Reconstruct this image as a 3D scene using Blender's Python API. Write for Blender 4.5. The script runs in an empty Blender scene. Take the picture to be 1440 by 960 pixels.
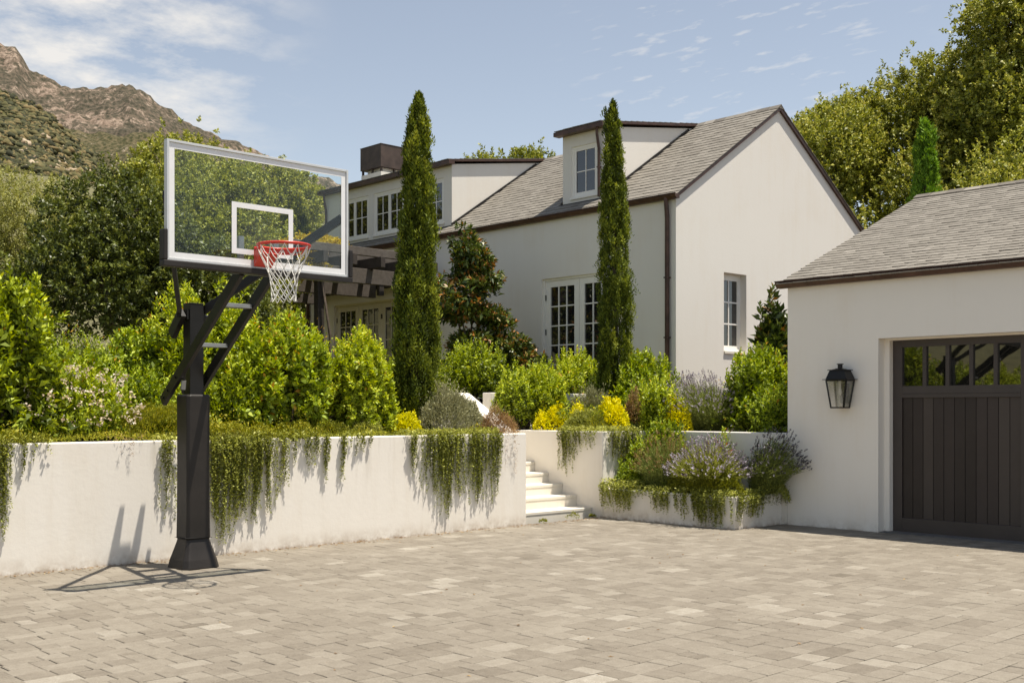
import bpy, math, random
import numpy as np
from mathutils import Vector, Matrix
R = math.radians
random.seed(7)
scene = bpy.context.scene
COL = scene.collection

# ------------------------------------------------------------------ helpers
ORG = {}
MATS = {}

def tag(o, label=None, cat=None, group=None, kind=None):
    if label: o['label'] = label
    if cat: o['category'] = cat
    if group: o['group'] = group
    if kind: o['kind'] = kind
    return o

def thing(name, label, cat, loc, group=None):
    o = bpy.data.objects.new(name, None)
    o.empty_display_size = 0.2
    COL.objects.link(o)
    o.location = loc
    ORG[o.name] = Vector(loc)
    return tag(o, label, cat, group)

class MB:
    """collects faces in world coordinates; build() links them as one mesh object"""
    def __init__(s):
        s.v = []; s.f = []; s.m = []; s.sm = []; s.t = []
    def add(s, vs, fs, m=0, smooth=False, tint=0.5):
        b = len(s.v)
        s.v.extend([tuple(p) for p in vs])
        for f in fs:
            s.f.append([b + i for i in f]); s.m.append(m); s.sm.append(smooth); s.t.append(tint)
    def quad(s, a, b, c, d, m=0, tint=0.5):
        s.add([a, b, c, d], [(0, 1, 2, 3)], m, False, tint)
    def box(s, x0, x1, y0, y1, z0, z1, m=0, tint=0.5):
        if x0 > x1: x0, x1 = x1, x0
        if y0 > y1: y0, y1 = y1, y0
        if z0 > z1: z0, z1 = z1, z0
        v = [(x0,y0,z0),(x1,y0,z0),(x1,y1,z0),(x0,y1,z0),(x0,y0,z1),(x1,y0,z1),(x1,y1,z1),(x0,y1,z1)]
        s.add(v, [(0,3,2,1),(4,5,6,7),(0,1,5,4),(1,2,6,5),(2,3,7,6),(3,0,4,7)], m, False, tint)
    def prism(s, poly, ext, m=0, tint=0.5):
        """poly: list of 3-D points (planar), ext: extrusion vector"""
        n = len(poly); e = Vector(ext)
        v = [Vector(p) for p in poly] + [Vector(p) + e for p in poly]
        fs = [tuple(range(n))[::-1], tuple(range(n, 2*n))]
        for i in range(n):
            j = (i+1) % n
            fs.append((i, j, n+j, n+i))
        s.add(v, fs, m, False, tint)
    def beam(s, a, b, w, h, m=0, up=(0,0,1)):
        """rectangular bar from a to b, w across (horizontal), h in the up-ish direction"""
        a = Vector(a); b = Vector(b); d = (b-a).normalized()
        u = Vector(up)
        side = d.cross(u).normalized(); u2 = side.cross(d).normalized()
        sx = side*w/2; uy = u2*h/2
        v = [a-sx-uy, a+sx-uy, a+sx+uy, a-sx+uy, b-sx-uy, b+sx-uy, b+sx+uy, b-sx+uy]
        s.add(v, [(0,3,2,1),(4,5,6,7),(0,1,5,4),(1,2,6,5),(2,3,7,6),(3,0,4,7)], m)
    def tube(s, pts, rad, n=8, m=0, closed=False, caps=True, tint=0.5):
        pts = [Vector(p) for p in pts]; k = len(pts)
        if not isinstance(rad, (list, tuple)): rad = [rad]*k
        vs = []; fs = []; prev = None
        for i, p in enumerate(pts):
            if closed: d = pts[(i+1) % k] - pts[i-1]
            else: d = pts[min(i+1, k-1)] - pts[max(i-1, 0)]
            d.normalize()
            if prev is None:
                ref = Vector((0,0,1)) if abs(d.z) < .9 else Vector((1,0,0))
                a = d.cross(ref).normalized()
            else:
                a = (prev - d*prev.dot(d)).normalized()
            prev = a; b = d.cross(a)
            for q in range(n):
                t = 2*math.pi*q/n
                vs.append(p + (a*math.cos(t) + b*math.sin(t))*rad[i])
        for i in range(k if closed else k-1):
            j = (i+1) % k
            for q in range(n):
                r = (q+1) % n
                fs.append((i*n+q, i*n+r, j*n+r, j*n+q))
        s.add(vs, fs, m, True, tint)
        if caps and not closed:
            s.add(vs[:n], [tuple(range(n))[::-1]], m, False, tint)
            s.add(vs[-n:], [tuple(range(n))], m, False, tint)
    def frustum(s, cx, cy, z0, z1, a0, b0, a1, b1, m=0):
        v = [(cx-a0,cy-b0,z0),(cx+a0,cy-b0,z0),(cx+a0,cy+b0,z0),(cx-a0,cy+b0,z0),
             (cx-a1,cy-b1,z1),(cx+a1,cy-b1,z1),(cx+a1,cy+b1,z1),(cx-a1,cy+b1,z1)]
        s.add(v, [(0,3,2,1),(4,5,6,7),(0,1,5,4),(1,2,6,5),(2,3,7,6),(3,0,4,7)], m)
    def build(s, name, mats, parent=None, origin=None, bevel=0, tint=False):
        if parent is not None: org = ORG[parent.name]
        else: org = Vector(origin) if origin else Vector((0,0,0))
        me = bpy.data.meshes.new(name)
        me.from_pydata([tuple(Vector(p) - org) for p in s.v], [], s.f)
        if not isinstance(mats, (list, tuple)): mats = [mats]
        for mm in mats: me.materials.append(mm)
        me.polygons.foreach_set('material_index', s.m)
        me.polygons.foreach_set('use_smooth', s.sm)
        if tint:
            at = me.attributes.new('tint', 'FLOAT', 'FACE'); at.data.foreach_set('value', s.t)
        me.update()
        o = bpy.data.objects.new(name, me); COL.objects.link(o)
        if parent is not None:
            o.parent = parent
        else:
            o.location = org
        ORG[o.name] = org
        if bevel:
            md = o.modifiers.new('Bevel', 'BEVEL'); md.width = bevel; md.segments = 2
            md.limit_method = 'ANGLE'; md.angle_limit = R(40)
        return o

def copy_tree(o, parent=None):
    c = o.copy(); COL.objects.link(c); c.parent = parent
    ORG[c.name] = ORG.get(o.name, Vector((0,0,0)))
    for ch in list(o.children): copy_tree(ch, c)
    return c

# ------------------------------------------------------------------ numpy noise
def _hash(ix, iy, seed):
    n = (ix*374761393 + iy*668265263 + seed*1274126177) & 0xffffffff
    n = ((n ^ (n >> 13)) * 1274126177) & 0xffffffff
    return ((n ^ (n >> 16)) & 0xffff) / 65535.0
def vnoise(x, y, seed=0):
    x = np.asarray(x, float); y = np.asarray(y, float)
    ix = np.floor(x).astype(np.int64); iy = np.floor(y).astype(np.int64)
    fx = x-ix; fy = y-iy; fx = fx*fx*(3-2*fx); fy = fy*fy*(3-2*fy)
    a = _hash(ix, iy, seed); b = _hash(ix+1, iy, seed); c = _hash(ix, iy+1, seed); d = _hash(ix+1, iy+1, seed)
    return (a*(1-fx)+b*fx)*(1-fy) + (c*(1-fx)+d*fx)*fy
def fbm(x, y, octv=5, seed=0, gain=.5):
    s = 0; a = 1; t = 0
    for o in range(octv):
        s = s + a*vnoise(x*2**o, y*2**o, seed+o*17); t += a; a *= gain
    return s/t

# ------------------------------------------------------------------ materials
def newmat(name):
    m = bpy.data.materials.new(name); m.use_nodes = True
    nt = m.node_tree; nt.nodes.clear()
    out = nt.nodes.new('ShaderNodeOutputMaterial')
    return m, nt, out
def N(nt, typ, **kw):
    n = nt.nodes.new(typ)
    for k, v in kw.items():
        if k in n.inputs.keys(): n.inputs[k].default_value = v
        else: setattr(n, k, v)
    return n
def ramp(nt, stops, interp='LINEAR'):
    n = nt.nodes.new('ShaderNodeValToRGB'); cr = n.color_ramp; cr.interpolation = interp
    while len(cr.elements) < len(stops): cr.elements.new(0.5)
    for e, (p, c) in zip(cr.elements, stops):
        e.position = p; e.color = (c[0], c[1], c[2], 1)
    return n
def L(nt, a, b): nt.links.new(a, b)

def simple(name, col, rough=.5, metal=0, spec=.5, noise=0, nscale=8, bump=0, bscale=60, coat=0):
    if name in MATS: return MATS[name]
    m, nt, out = newmat(name)
    p = N(nt, 'ShaderNodeBsdfPrincipled'); p.inputs['Roughness'].default_value = rough
    p.inputs['Metallic'].default_value = metal; p.inputs['Specular IOR Level'].default_value = spec
    p.inputs['Coat Weight'].default_value = coat
    p.inputs['Base Color'].default_value = (*col, 1)
    tc = N(nt, 'ShaderNodeTexCoord')
    if noise:
        nz = N(nt, 'ShaderNodeTexNoise', Scale=nscale, Detail=6.0, Roughness=.6)
        L(nt, tc.outputs['Object'], nz.inputs['Vector'])
        r = ramp(nt, [(.25, [c*(1-noise) for c in col]), (.75, [min(1, c*(1+noise)) for c in col])])
        L(nt, nz.outputs['Fac'], r.inputs[0]); L(nt, r.outputs[0], p.inputs['Base Color'])
    if bump:
        nb = N(nt, 'ShaderNodeTexNoise', Scale=bscale, Detail=4.0)
        L(nt, tc.outputs['Object'], nb.inputs['Vector'])
        b = N(nt, 'ShaderNodeBump', Strength=bump, Distance=.01)
        L(nt, nb.outputs['Fac'], b.inputs['Height']); L(nt, b.outputs[0], p.inputs['Normal'])
    L(nt, p.outputs[0], out.inputs[0])
    MATS[name] = m
    return m

def stucco(name, col, streak=.06, hue=None, foot=0, top=None):
    m, nt, out = newmat(name)
    p = N(nt, 'ShaderNodeBsdfPrincipled', Roughness=.9); p.inputs['Specular IOR Level'].default_value = .2
    tc = N(nt, 'ShaderNodeTexCoord')
    n1 = N(nt, 'ShaderNodeTexNoise', Scale=.9, Detail=8.0, Roughness=.62); L(nt, tc.outputs['Object'], n1.inputs['Vector'])
    mp = N(nt, 'ShaderNodeMapping'); mp.inputs['Scale'].default_value = (2.2, 2.2, .22); L(nt, tc.outputs['Object'], mp.inputs['Vector'])
    n2 = N(nt, 'ShaderNodeTexNoise', Scale=2.5, Detail=7.0, Roughness=.7); L(nt, mp.outputs[0], n2.inputs['Vector'])
    mx = N(nt, 'ShaderNodeMath', operation='ADD'); L(nt, n1.outputs['Fac'], mx.inputs[0]); L(nt, n2.outputs['Fac'], mx.inputs[1])
    mh = N(nt, 'ShaderNodeMath', operation='MULTIPLY'); mh.inputs[1].default_value = .5; L(nt, mx.outputs[0], mh.inputs[0])
    hue = hue or (1, .975, .94)
    r = ramp(nt, [(.3, [c*(1-streak*2)*h for c, h in zip(col, hue)]), (.5, col), (.7, [min(.9, c*(1+streak*.6)) for c in col])])
    L(nt, mh.outputs[0], r.inputs[0]); cur = r.outputs[0]
    if foot:
        ge = N(nt, 'ShaderNodeNewGeometry'); sp = N(nt, 'ShaderNodeSeparateXYZ'); L(nt, ge.outputs['Position'], sp.inputs[0])
        n3 = N(nt, 'ShaderNodeTexNoise', Scale=5.0, Detail=8.0, Roughness=.75); L(nt, ge.outputs['Position'], n3.inputs['Vector'])
        def band(z0, z1, amt, nz, col_, lo, hi):
            nonlocal cur
            mr = N(nt, 'ShaderNodeMapRange'); mr.inputs[1].default_value = z0; mr.inputs[2].default_value = z1; mr.inputs[3].default_value = 1; mr.inputs[4].default_value = 0; mr.interpolation_type = 'SMOOTHSTEP'
            L(nt, sp.outputs['Z'], mr.inputs[0])
            q = ramp(nt, [(lo, (0,)*3), (hi, (1,)*3)]); L(nt, nz, q.inputs[0])
            u = N(nt, 'ShaderNodeMath', operation='MULTIPLY'); L(nt, mr.outputs[0], u.inputs[0]); L(nt, q.outputs[0], u.inputs[1])
            u2 = N(nt, 'ShaderNodeMath', operation='MULTIPLY'); L(nt, u.outputs[0], u2.inputs[0]); u2.inputs[1].default_value = amt
            mx_ = N(nt, 'ShaderNodeMixRGB'); L(nt, u2.outputs[0], mx_.inputs[0]); L(nt, cur, mx_.inputs[1]); mx_.inputs[2].default_value = (*col_, 1); cur = mx_.outputs[0]
        band(.0, .22, .55*foot, n3.outputs['Fac'], (.36,.27,.18), .40, .62)
        band(.0, .05, .8*foot, n3.outputs['Fac'], (.25,.16,.09), .42, .58)
        if top:
            mp2 = N(nt, 'ShaderNodeMapping'); mp2.inputs['Scale'].default_value = (7, 7, .5); L(nt, ge.outputs['Position'], mp2.inputs['Vector'])
            n4 = N(nt, 'ShaderNodeTexNoise', Scale=1.0, Detail=6.0, Roughness=.6); L(nt, mp2.outputs[0], n4.inputs['Vector'])
            band(top, top-.95, .30, n4.outputs['Fac'], (.40,.35,.27), .55, .68)
            cur_ = cur
    L(nt, cur, p.inputs['Base Color'])
    nb = N(nt, 'ShaderNodeTexNoise', Scale=18.0, Detail=8.0, Roughness=.65); L(nt, tc.outputs['Object'], nb.inputs['Vector'])
    b = N(nt, 'ShaderNodeBump', Strength=.10, Distance=.02); L(nt, nb.outputs['Fac'], b.inputs['Height']); L(nt, b.outputs[0], p.inputs['Normal'])
    L(nt, p.outputs[0], out.inputs[0])
    return m

def tinted(name, stops, rough=.8, nscale=14, namt=.35, bump=.3, bscale=40, spec=.3, dist=.01, big=0, speck=0):
    """colour from the per-face 'tint' attribute, broken up by noise"""
    m, nt, out = newmat(name)
    p = N(nt, 'ShaderNodeBsdfPrincipled', Roughness=rough); p.inputs['Specular IOR Level'].default_value = spec
    at = N(nt, 'ShaderNodeAttribute', attribute_name='tint')
    tc = N(nt, 'ShaderNodeTexCoord')
    nz = N(nt, 'ShaderNodeTexNoise', Scale=nscale, Detail=7.0, Roughness=.65); L(nt, tc.outputs['Object'], nz.inputs['Vector'])
    s = N(nt, 'ShaderNodeMath', operation='MULTIPLY_ADD'); s.inputs[1].default_value = namt*2; 
    L(nt, nz.outputs['Fac'], s.inputs[0])
    off = N(nt, 'ShaderNodeMath', operation='SUBTRACT'); off.inputs[1].default_value = namt
    L(nt, at.outputs['Fac'], off.inputs[0]); L(nt, off.outputs[0], s.inputs[2])
    fac = s.outputs[0]
    for amt, sc_, det in ((big, .55, 5.0), (speck, 95.0, 3.0)):
        if amt:
            q = N(nt, 'ShaderNodeTexNoise', Scale=sc_, Detail=det, Roughness=.6); L(nt, tc.outputs['Object'], q.inputs['Vector'])
            u = N(nt, 'ShaderNodeMath', operation='MULTIPLY_ADD'); u.inputs[1].default_value = amt*2; L(nt, q.outputs['Fac'], u.inputs[0])
            w_ = N(nt, 'ShaderNodeMath', operation='SUBTRACT'); w_.inputs[1].default_value = amt; L(nt, fac, w_.inputs[0]); L(nt, w_.outputs[0], u.inputs[2]); fac = u.outputs[0]
    r = ramp(nt, stops); L(nt, fac, r.inputs[0]); L(nt, r.outputs[0], p.inputs['Base Color'])
    nb = N(nt, 'ShaderNodeTexNoise', Scale=bscale, Detail=6.0, Roughness=.7); L(nt, tc.outputs['Object'], nb.inputs['Vector'])
    b = N(nt, 'ShaderNodeBump', Strength=bump, Distance=dist); L(nt, nb.outputs['Fac'], b.inputs['Height']); L(nt, b.outputs[0], p.inputs['Normal'])
    L(nt, p.outputs[0], out.inputs[0])
    return m

def leafmat(name, stops, rough=.42, spec=.45, transl=.22):
    m, nt, out = newmat(name)
    at = N(nt, 'ShaderNodeAttribute', attribute_name='tint')
    r = ramp(nt, stops); L(nt, at.outputs['Fac'], r.inputs[0])
    p = N(nt, 'ShaderNodeBsdfPrincipled', Roughness=rough); p.inputs['Specular IOR Level'].default_value = spec
    L(nt, r.outputs[0], p.inputs['Base Color'])
    tr = N(nt, 'ShaderNodeBsdfTranslucent')
    hs = N(nt, 'ShaderNodeHueSaturation', Hue=.49, Saturation=1.1, Value=1.3); L(nt, r.outputs[0], hs.inputs['Color']); L(nt, hs.outputs[0], tr.inputs['Color'])
    mx = N(nt, 'ShaderNodeMixShader'); mx.inputs[0].default_value = transl
    L(nt, p.outputs[0], mx.inputs[1]); L(nt, tr.outputs[0], mx.inputs[2]); L(nt, mx.outputs[0], out.inputs[0])
    return m

M = {}
M['stucco_house'] = stucco('house_stucco', (.74, .705, .645), .018)
M['stucco_garage'] = stucco('garage_stucco', (.84, .795, .72), .02, foot=.6)
M['stucco_wall'] = stucco('garden_wall_stucco', (.78, .735, .665), .035, foot=1)
M['stucco_front'] = stucco('retaining_wall_stucco', (.80, .755, .685), .035, foot=1, top=1.3)
M['step'] = stucco('limestone_step', (.74, .69, .60), .05)
M['white'] = simple('white_paint', (.83, .80, .74), .45, noise=.03)
M['cream'] = simple('cream_paint', (.62, .57, .47), .5, noise=.04)
M['copper'] = simple('bronze_copper', (.085, .045, .032), .42, metal=.35, noise=.45, nscale=5)
M['darkmetal'] = simple('dark_bronze', (.03, .027, .026), .4, metal=.4, noise=.3)
M['black'] = simple('black_powdercoat', (.009, .008, .007), .42, spec=.35, noise=.3, nscale=6, bump=.05)
M['pad'] = simple('black_vinyl_pad', (.019, .0155, .013), .5, spec=.35, noise=.35, nscale=3, bump=.25, bscale=7)
M['boardframe'] = simple('brushed_frame', (.62, .62, .61), .35, metal=.3, noise=.05)
M['boardwhite'] = simple('white_board_band', (.78, .78, .78), .4, noise=.04)
M['rim'] = simple('orange_red_rim', (.62, .035, .015), .38, coat=.3, noise=.1)
M['net'] = simple('white_net_cord', (.72, .71, .66), .8, noise=.1, nscale=30)
M['galv'] = simple('galvanised_plate', (.30, .31, .31), .4, metal=.6, noise=.15)
M['door'] = tinted('garage_door_paint', [(0, (.036,.027,.022)), (.5, (.055,.042,.036)), (1, (.075,.06,.05))], rough=.5, nscale=3, namt=.25, bump=.12, bscale=30)
M['doorsmooth'] = simple('garage_door_rail_paint', (.054, .042, .036), .48, noise=.15, nscale=3)
M['glass'] = None
M['timber'] = tinted('weathered_timber', [(0, (.028,.022,.018)), (.5, (.065,.052,.043)), (1, (.15,.128,.108))], rough=.75, nscale=9, namt=.4, bump=.4, bscale=35)
M['bark'] = simple('bark', (.10, .075, .055), .9, noise=.35, nscale=12, bump=.5, bscale=20)
M['slate'] = tinted('roof_slate', [(0, (.11,.096,.08)), (.3, (.175,.157,.132)), (.6, (.22,.20,.17)), (1, (.28,.255,.22))], rough=.78, nscale=9, namt=.25, bump=.5, bscale=28, dist=.008)
M['paver'] = tinted('driveway_paver', [(0, (.105,.088,.065)), (.3, (.175,.15,.118)), (.55, (.228,.20,.16)), (.8, (.285,.255,.21)), (1, (.40,.37,.315))], rough=.85, nscale=13, namt=.26, bump=.8, bscale=60, dist=.008, big=.20, speck=.38)
M['soil'] = simple('garden_soil', (.075, .052, .036), .95, noise=.4, nscale=6, bump=.8, bscale=25)
M['sand'] = simple('joint_sand', (.075, .062, .047), .95, noise=.4, nscale=20, bump=.5, bscale=80)

def glassmat(name, dark, ior, rough=.02):
    m, nt, out = newmat(name)
    p = N(nt, 'ShaderNodeBsdfPrincipled', Roughness=rough); p.inputs['Base Color'].default_value = (*dark, 1)
    p.inputs['IOR'].default_value = ior
    tc = N(nt, 'ShaderNodeTexCoord'); nb = N(nt, 'ShaderNodeTexNoise', Scale=1.6, Detail=2.0); L(nt, tc.outputs['Object'], nb.inputs['Vector'])
    b = N(nt, 'ShaderNodeBump', Strength=.06, Distance=.02); L(nt, nb.outputs['Fac'], b.inputs['Height']); L(nt, b.outputs[0], p.inputs['Normal'])
    L(nt, p.outputs[0], out.inputs[0])
    return m
M['glass'] = glassmat('window_glass', (.012, .012, .014), 1.9)
M['glass_door'] = glassmat('garage_window_glass', (.008, .008, .007), 2.3)

def boardglass():
    m, nt, out = newmat('backboard_glass')
    t = N(nt, 'ShaderNodeBsdfTransparent'); t.inputs[0].default_value = (.95, .98, .97, 1)
    g = N(nt, 'ShaderNodeBsdfGlossy', Roughness=.03); g.inputs[0].default_value = (1, 1, 1, 1)
    d = N(nt, 'ShaderNodeBsdfDiffuse'); d.inputs[0].default_value = (.75, .8, .82, 1)
    fr = N(nt, 'ShaderNodeFresnel', IOR=1.5)
    ml = N(nt, 'ShaderNodeMath', operation='MULTIPLY'); ml.inputs[1].default_value = .32; ml.use_clamp = True
    L(nt, fr.outputs[0], ml.inputs[0])
    a = N(nt, 'ShaderNodeMixShader'); L(nt, ml.outputs[0], a.inputs[0]); L(nt, t.outputs[0], a.inputs[1]); L(nt, g.outputs[0], a.inputs[2])
    tc = N(nt, 'ShaderNodeTexCoord'); nz = N(nt, 'ShaderNodeTexNoise', Scale=1.4, Detail=5.0); L(nt, tc.outputs['Object'], nz.inputs['Vector'])
    rr = ramp(nt, [(.42, (.0,)*3), (.75, (.03,)*3)]); L(nt, nz.outputs['Fac'], rr.inputs[0])
    b = N(nt, 'ShaderNodeMixShader'); L(nt, rr.outputs[0], b.inputs[0]); L(nt, a.outputs[0], b.inputs[1]); L(nt, d.outputs[0], b.inputs[2])
    L(nt, b.outputs[0], out.inputs[0])
    return m
M['boardglass'] = boardglass()
def lampglass():
    m, nt, out = newmat('lantern_glass')
    t = N(nt, 'ShaderNodeBsdfTransparent'); t.inputs[0].default_value = (.8, .8, .78, 1)
    g = N(nt, 'ShaderNodeBsdfGlossy', Roughness=.05)
    a = N(nt, 'ShaderNodeMixShader'); a.inputs[0].default_value = .24
    L(nt, t.outputs[0], a.inputs[1]); L(nt, g.outputs[0], a.inputs[2]); L(nt, a.outputs[0], out.inputs[0])
    return m
M['lampglass'] = lampglass()

# foliage palettes: 0 dark .. 1 accent
M['lf_green'] = leafmat('laurel_leaves', [(0, (.035,.055,.008)), (.35, (.13,.18,.017)), (.7, (.31,.41,.03)), (.97, (.55,.60,.06)), (1, (.5,.27,.03))], rough=.5, spec=.3)
M['lf_bright'] = leafmat('bright_shrub_leaves', [(0, (.04,.065,.010)), (.3, (.18,.23,.019)), (.65, (.41,.50,.035)), (.97, (.64,.66,.07)), (1, (.58,.34,.04))], rough=.5, spec=.3)
M['lf_dark'] = leafmat('dark_shrub_leaves', [(0, (.022,.030,.007)), (.45, (.095,.12,.022)), (.8, (.27,.30,.065)), (1, (.46,.44,.13))], rough=.42, spec=.4, transl=.22)
M['lf_oak'] = leafmat('oak_leaves', [(0, (.035,.042,.008)), (.4, (.15,.175,.027)), (.75, (.38,.40,.065)), (1, (.58,.54,.14))], rough=.5, spec=.3, transl=.22)
M['lf_olive'] = leafmat('olive_leaves', [(0, (.10,.11,.03)), (.5, (.28,.29,.075)), (1, (.5,.48,.14))], rough=.55, spec=.3)
M['lf_cypress'] = leafmat('cypress_sprays', [(0, (.025,.038,.007)), (.4, (.10,.135,.018)), (.75, (.24,.28,.035)), (1, (.40,.42,.06))], rough=.6, spec=.2, transl=.22)
M['lf_magnolia'] = leafmat('magnolia_leaves', [(0, (.022,.038,.008)), (.45, (.065,.10,.018)), (.78, (.18,.215,.035)), (.88, (.30,.14,.03)), (1, (.44,.20,.05))], rough=.38, spec=.45, transl=.12)
M['lf_rosemary'] = leafmat('trailing_leaves', [(0, (.055,.065,.016)), (.4, (.20,.22,.04)), (.75, (.46,.48,.10)), (1, (.62,.62,.22))], rough=.6, spec=.2, transl=.25)
M['lf_cover'] = leafmat('groundcover_leaves', [(0, (.07,.08,.012)), (.5, (.22,.235,.022)), (.85, (.38,.37,.035)), (1, (.5,.42,.05))], rough=.6, spec=.2)
M['lf_grey'] = leafmat('grey_santolina_leaves', [(0, (.13,.125,.05)), (.5, (.28,.275,.135)), (1, (.46,.45,.27))], rough=.7, spec=.2, transl=.15)
M['lf_euph'] = leafmat('yellow_spurge_leaves', [(0, (.20,.25,.015)), (.35, (.58,.58,.015)), (1, (.88,.78,.02))], rough=.6, spec=.2)
M['lf_lav'] = leafmat('lavender_leaves', [(0, (.08,.095,.025)), (.5, (.20,.24,.06)), (1, (.38,.42,.11))], rough=.7, spec=.2, transl=.15)
M['fl_lav'] = leafmat('lavender_flowers', [(0, (.17,.13,.15)), (.5, (.30,.255,.30)), (1, (.50,.46,.52))], rough=.8, spec=.1, transl=.15)
M['fl_lavdark'] = leafmat('dark_lavender_spikes', [(0, (.035,.028,.032)), (.6, (.09,.08,.09)), (1, (.36,.34,.37))], rough=.8, spec=.1, transl=.1)
M['fl_white'] = leafmat('pale_blossom', [(0, (.5,.36,.24)), (.5, (.72,.6,.45)), (1, (.82,.76,.66))], rough=.8, spec=.1)
M['fl_red'] = leafmat('red_blossom', [(0, (.45,.05,.02)), (1, (.65,.12,.04))], rough=.8, spec=.1)
M['lf_brown'] = leafmat('dry_brown_grass', [(0, (.14,.075,.03)), (.5, (.30,.18,.08)), (1, (.46,.34,.17))], rough=.8, spec=.1)
M['lf_vine'] = leafmat('yellow_vine_leaves', [(0, (.18,.15,.02)), (.5, (.48,.38,.03)), (1, (.68,.5,.05))], rough=.6, spec=.2)

M['lf_youngcypress'] = leafmat('young_cypress_sprays', [(0, (.04,.09,.012)), (.5, (.12,.24,.025)), (1, (.26,.42,.05))], rough=.6, spec=.2)
# ------------------------------------------------------------------ architecture
def P3(axis, c, s, z):
    return (c, s, z) if axis == 'x' else (s, c, z)

def wall_face(mb, axis, c, s0, s1, z0, z1, holes=(), depth=.15, sign=1, m=0, mr=None):
    """skin of a wall in the plane axis=c with openings (a0,a1,b0,b1) and their reveals, which run by sign*depth"""
    ss = sorted({s0, s1, *[h[0] for h in holes], *[h[1] for h in holes]})
    zs = sorted({z0, z1, *[h[2] for h in holes], *[h[3] for h in holes]})
    for i in range(len(ss)-1):
        for j in range(len(zs)-1):
            a, b = (ss[i]+ss[i+1])/2, (zs[j]+zs[j+1])/2
            if any(h[0] < a < h[1] and h[2] < b < h[3] for h in holes): continue
            mb.quad(P3(axis,c,ss[i],zs[j]), P3(axis,c,ss[i+1],zs[j]), P3(axis,c,ss[i+1],zs[j+1]), P3(axis,c,ss[i],zs[j+1]), m)
    c2 = c + sign*depth
    for a0, a1, b0, b1 in holes:
        k = m if mr is None else mr
        for (p, q) in (((a0,b0),(a0,b1)), ((a1,b0),(a1,b1)), ((a0,b1),(a1,b1)), ((a0,b0),(a1,b0))):
            mb.quad(P3(axis,c,*p), P3(axis,c,*q), P3(axis,c2,*q), P3(axis,c2,*p), k)

def sash(fr, gl, axis, c, s0, s1, z0, z1, cols, rows, stile=.05, top=.05, bot=.06, munt=.022, depth=.045, sign=1, mf=0, mg=0):
    """one glazed leaf. c = outer face of the frame; sign = direction into the wall"""
    def bx(mb, a0, a1, b0, b1, d0, d1, m):
        if axis == 'x': mb.box(c+sign*d0, c+sign*d1, a0, a1, b0, b1, m)
        else: mb.box(a0, a1, c+sign*d0, c+sign*d1, b0, b1, m)
    bx(fr, s0, s0+stile, z0, z1, 0, depth, mf); bx(fr, s1-stile, s1, z0, z1, 0, depth, mf)
    bx(fr, s0+stile, s1-stile, z1-top, z1, 0.001, depth-.001, mf); bx(fr, s0+stile, s1-stile, z0, z0+bot, 0.001, depth-.001, mf)
    a0, a1, b0, b1 = s0+stile, s1-stile, z0+bot, z1-top
    bx(gl, a0-.005, a1+.005, b0-.005, b1+.005, depth*.55, depth*.75, mg)
    for i in range(1, cols):
        q = a0+(a1-a0)*i/cols; bx(fr, q-munt/2, q+munt/2, b0, b1, .008, depth*.6, mf)
    for j in range(1, rows):
        q = b0+(b1-b0)*j/rows; bx(fr, a0, a1, q-munt/2, q+munt/2, .011, depth*.6-.003, mf)

rs = np.random.RandomState(5)
def slates(mb, o, u, v, W, Lr, expo=.2, wid=(.16, .34), thick=.014, skip=None, n=None):
    """courses of slates. o corner at the eave, u along the eave, v up the slope"""
    o = Vector(o); u = Vector(u).normalized(); v = Vector(v).normalized(); nrm = u.cross(v)
    if nrm.z < 0: nrm = -nrm
    rows = int(math.ceil(Lr/expo)); ctint = rs.rand(rows)
    for r in range(rows):
        x = -rs.rand()*wid[0]
        while x < W:
            w = rs.uniform(*wid); a = max(0, x); b = min(W, x+w-.006); x += w
            if b-a < .03: continue
            y0 = r*expo + rs.uniform(-.008, .008); y1 = min(Lr, (r+1)*expo+.02)
            c = o+u*(a+b)/2+v*(y0+y1)/2
            if skip and skip(c): continue
            y0 = max(y0, -.03) if r else -.03
            t = thick*rs.uniform(.9, 1.5); t2 = .003
            d = rs.uniform(-.002, .004)
            p = [o+u*a+v*y0+nrm*t, o+u*b+v*y0+nrm*(t+d), o+u*b+v*y1+nrm*t2, o+u*a+v*y1+nrm*t2]
            q = [o+u*a+v*y0, o+u*b+v*y0]
            ti = np.clip(.52+rs.randn()*.10+(ctint[r]-.5)*.08, 0, 1)
            mb.add([*p, *q, o+u*b+v*y1, o+u*a+v*y1], [(0,1,2,3), (4,5,1,0), (5,6,2,1), (4,0,3,7)], 0, False, float(ti))

# ---- house ------------------------------------------------------
HX0, HXR, HX1, HY0, HY1 = 17.0, 20.47, 23.94, 13.5, 26.3
ZE, ZR = 5.74, 8.02
slope = (ZR-ZE)/(HXR-HX0)
house = thing('white_house', 'two storey white stucco house with grey slate roof, dormers and a blank gable end', 'house', (20.4, 20, 1.2))
w = MB()
french = (15.04, 17.14, 1.95, 4.42); porch = (20.9, 24.98, 1.95, 4.38)
wall_face(w, 'x', HX0, HY0, HY1, .9, ZE-.04, [french, porch], .11, 1)
gw = (18.53, 19.30, 2.80, 4.385)
wall_face(w, 'y', HY0, HX0, HX1, .9, ZE-.04, [gw], .2, 1)
for y in (HY0, HY1):
    w.add([(HX0,y,ZE-.04),(HX1,y,ZE-.04),(HXR,y,ZR-.05)], [(0,1,2)])
wall_face(w, 'x', HX1, HY0, HY1, .9, ZE-.04); wall_face(w, 'y', HY1, HX0, HX1, .9, ZE-.04)
w.build('wall', M['stucco_house'], house)

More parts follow.
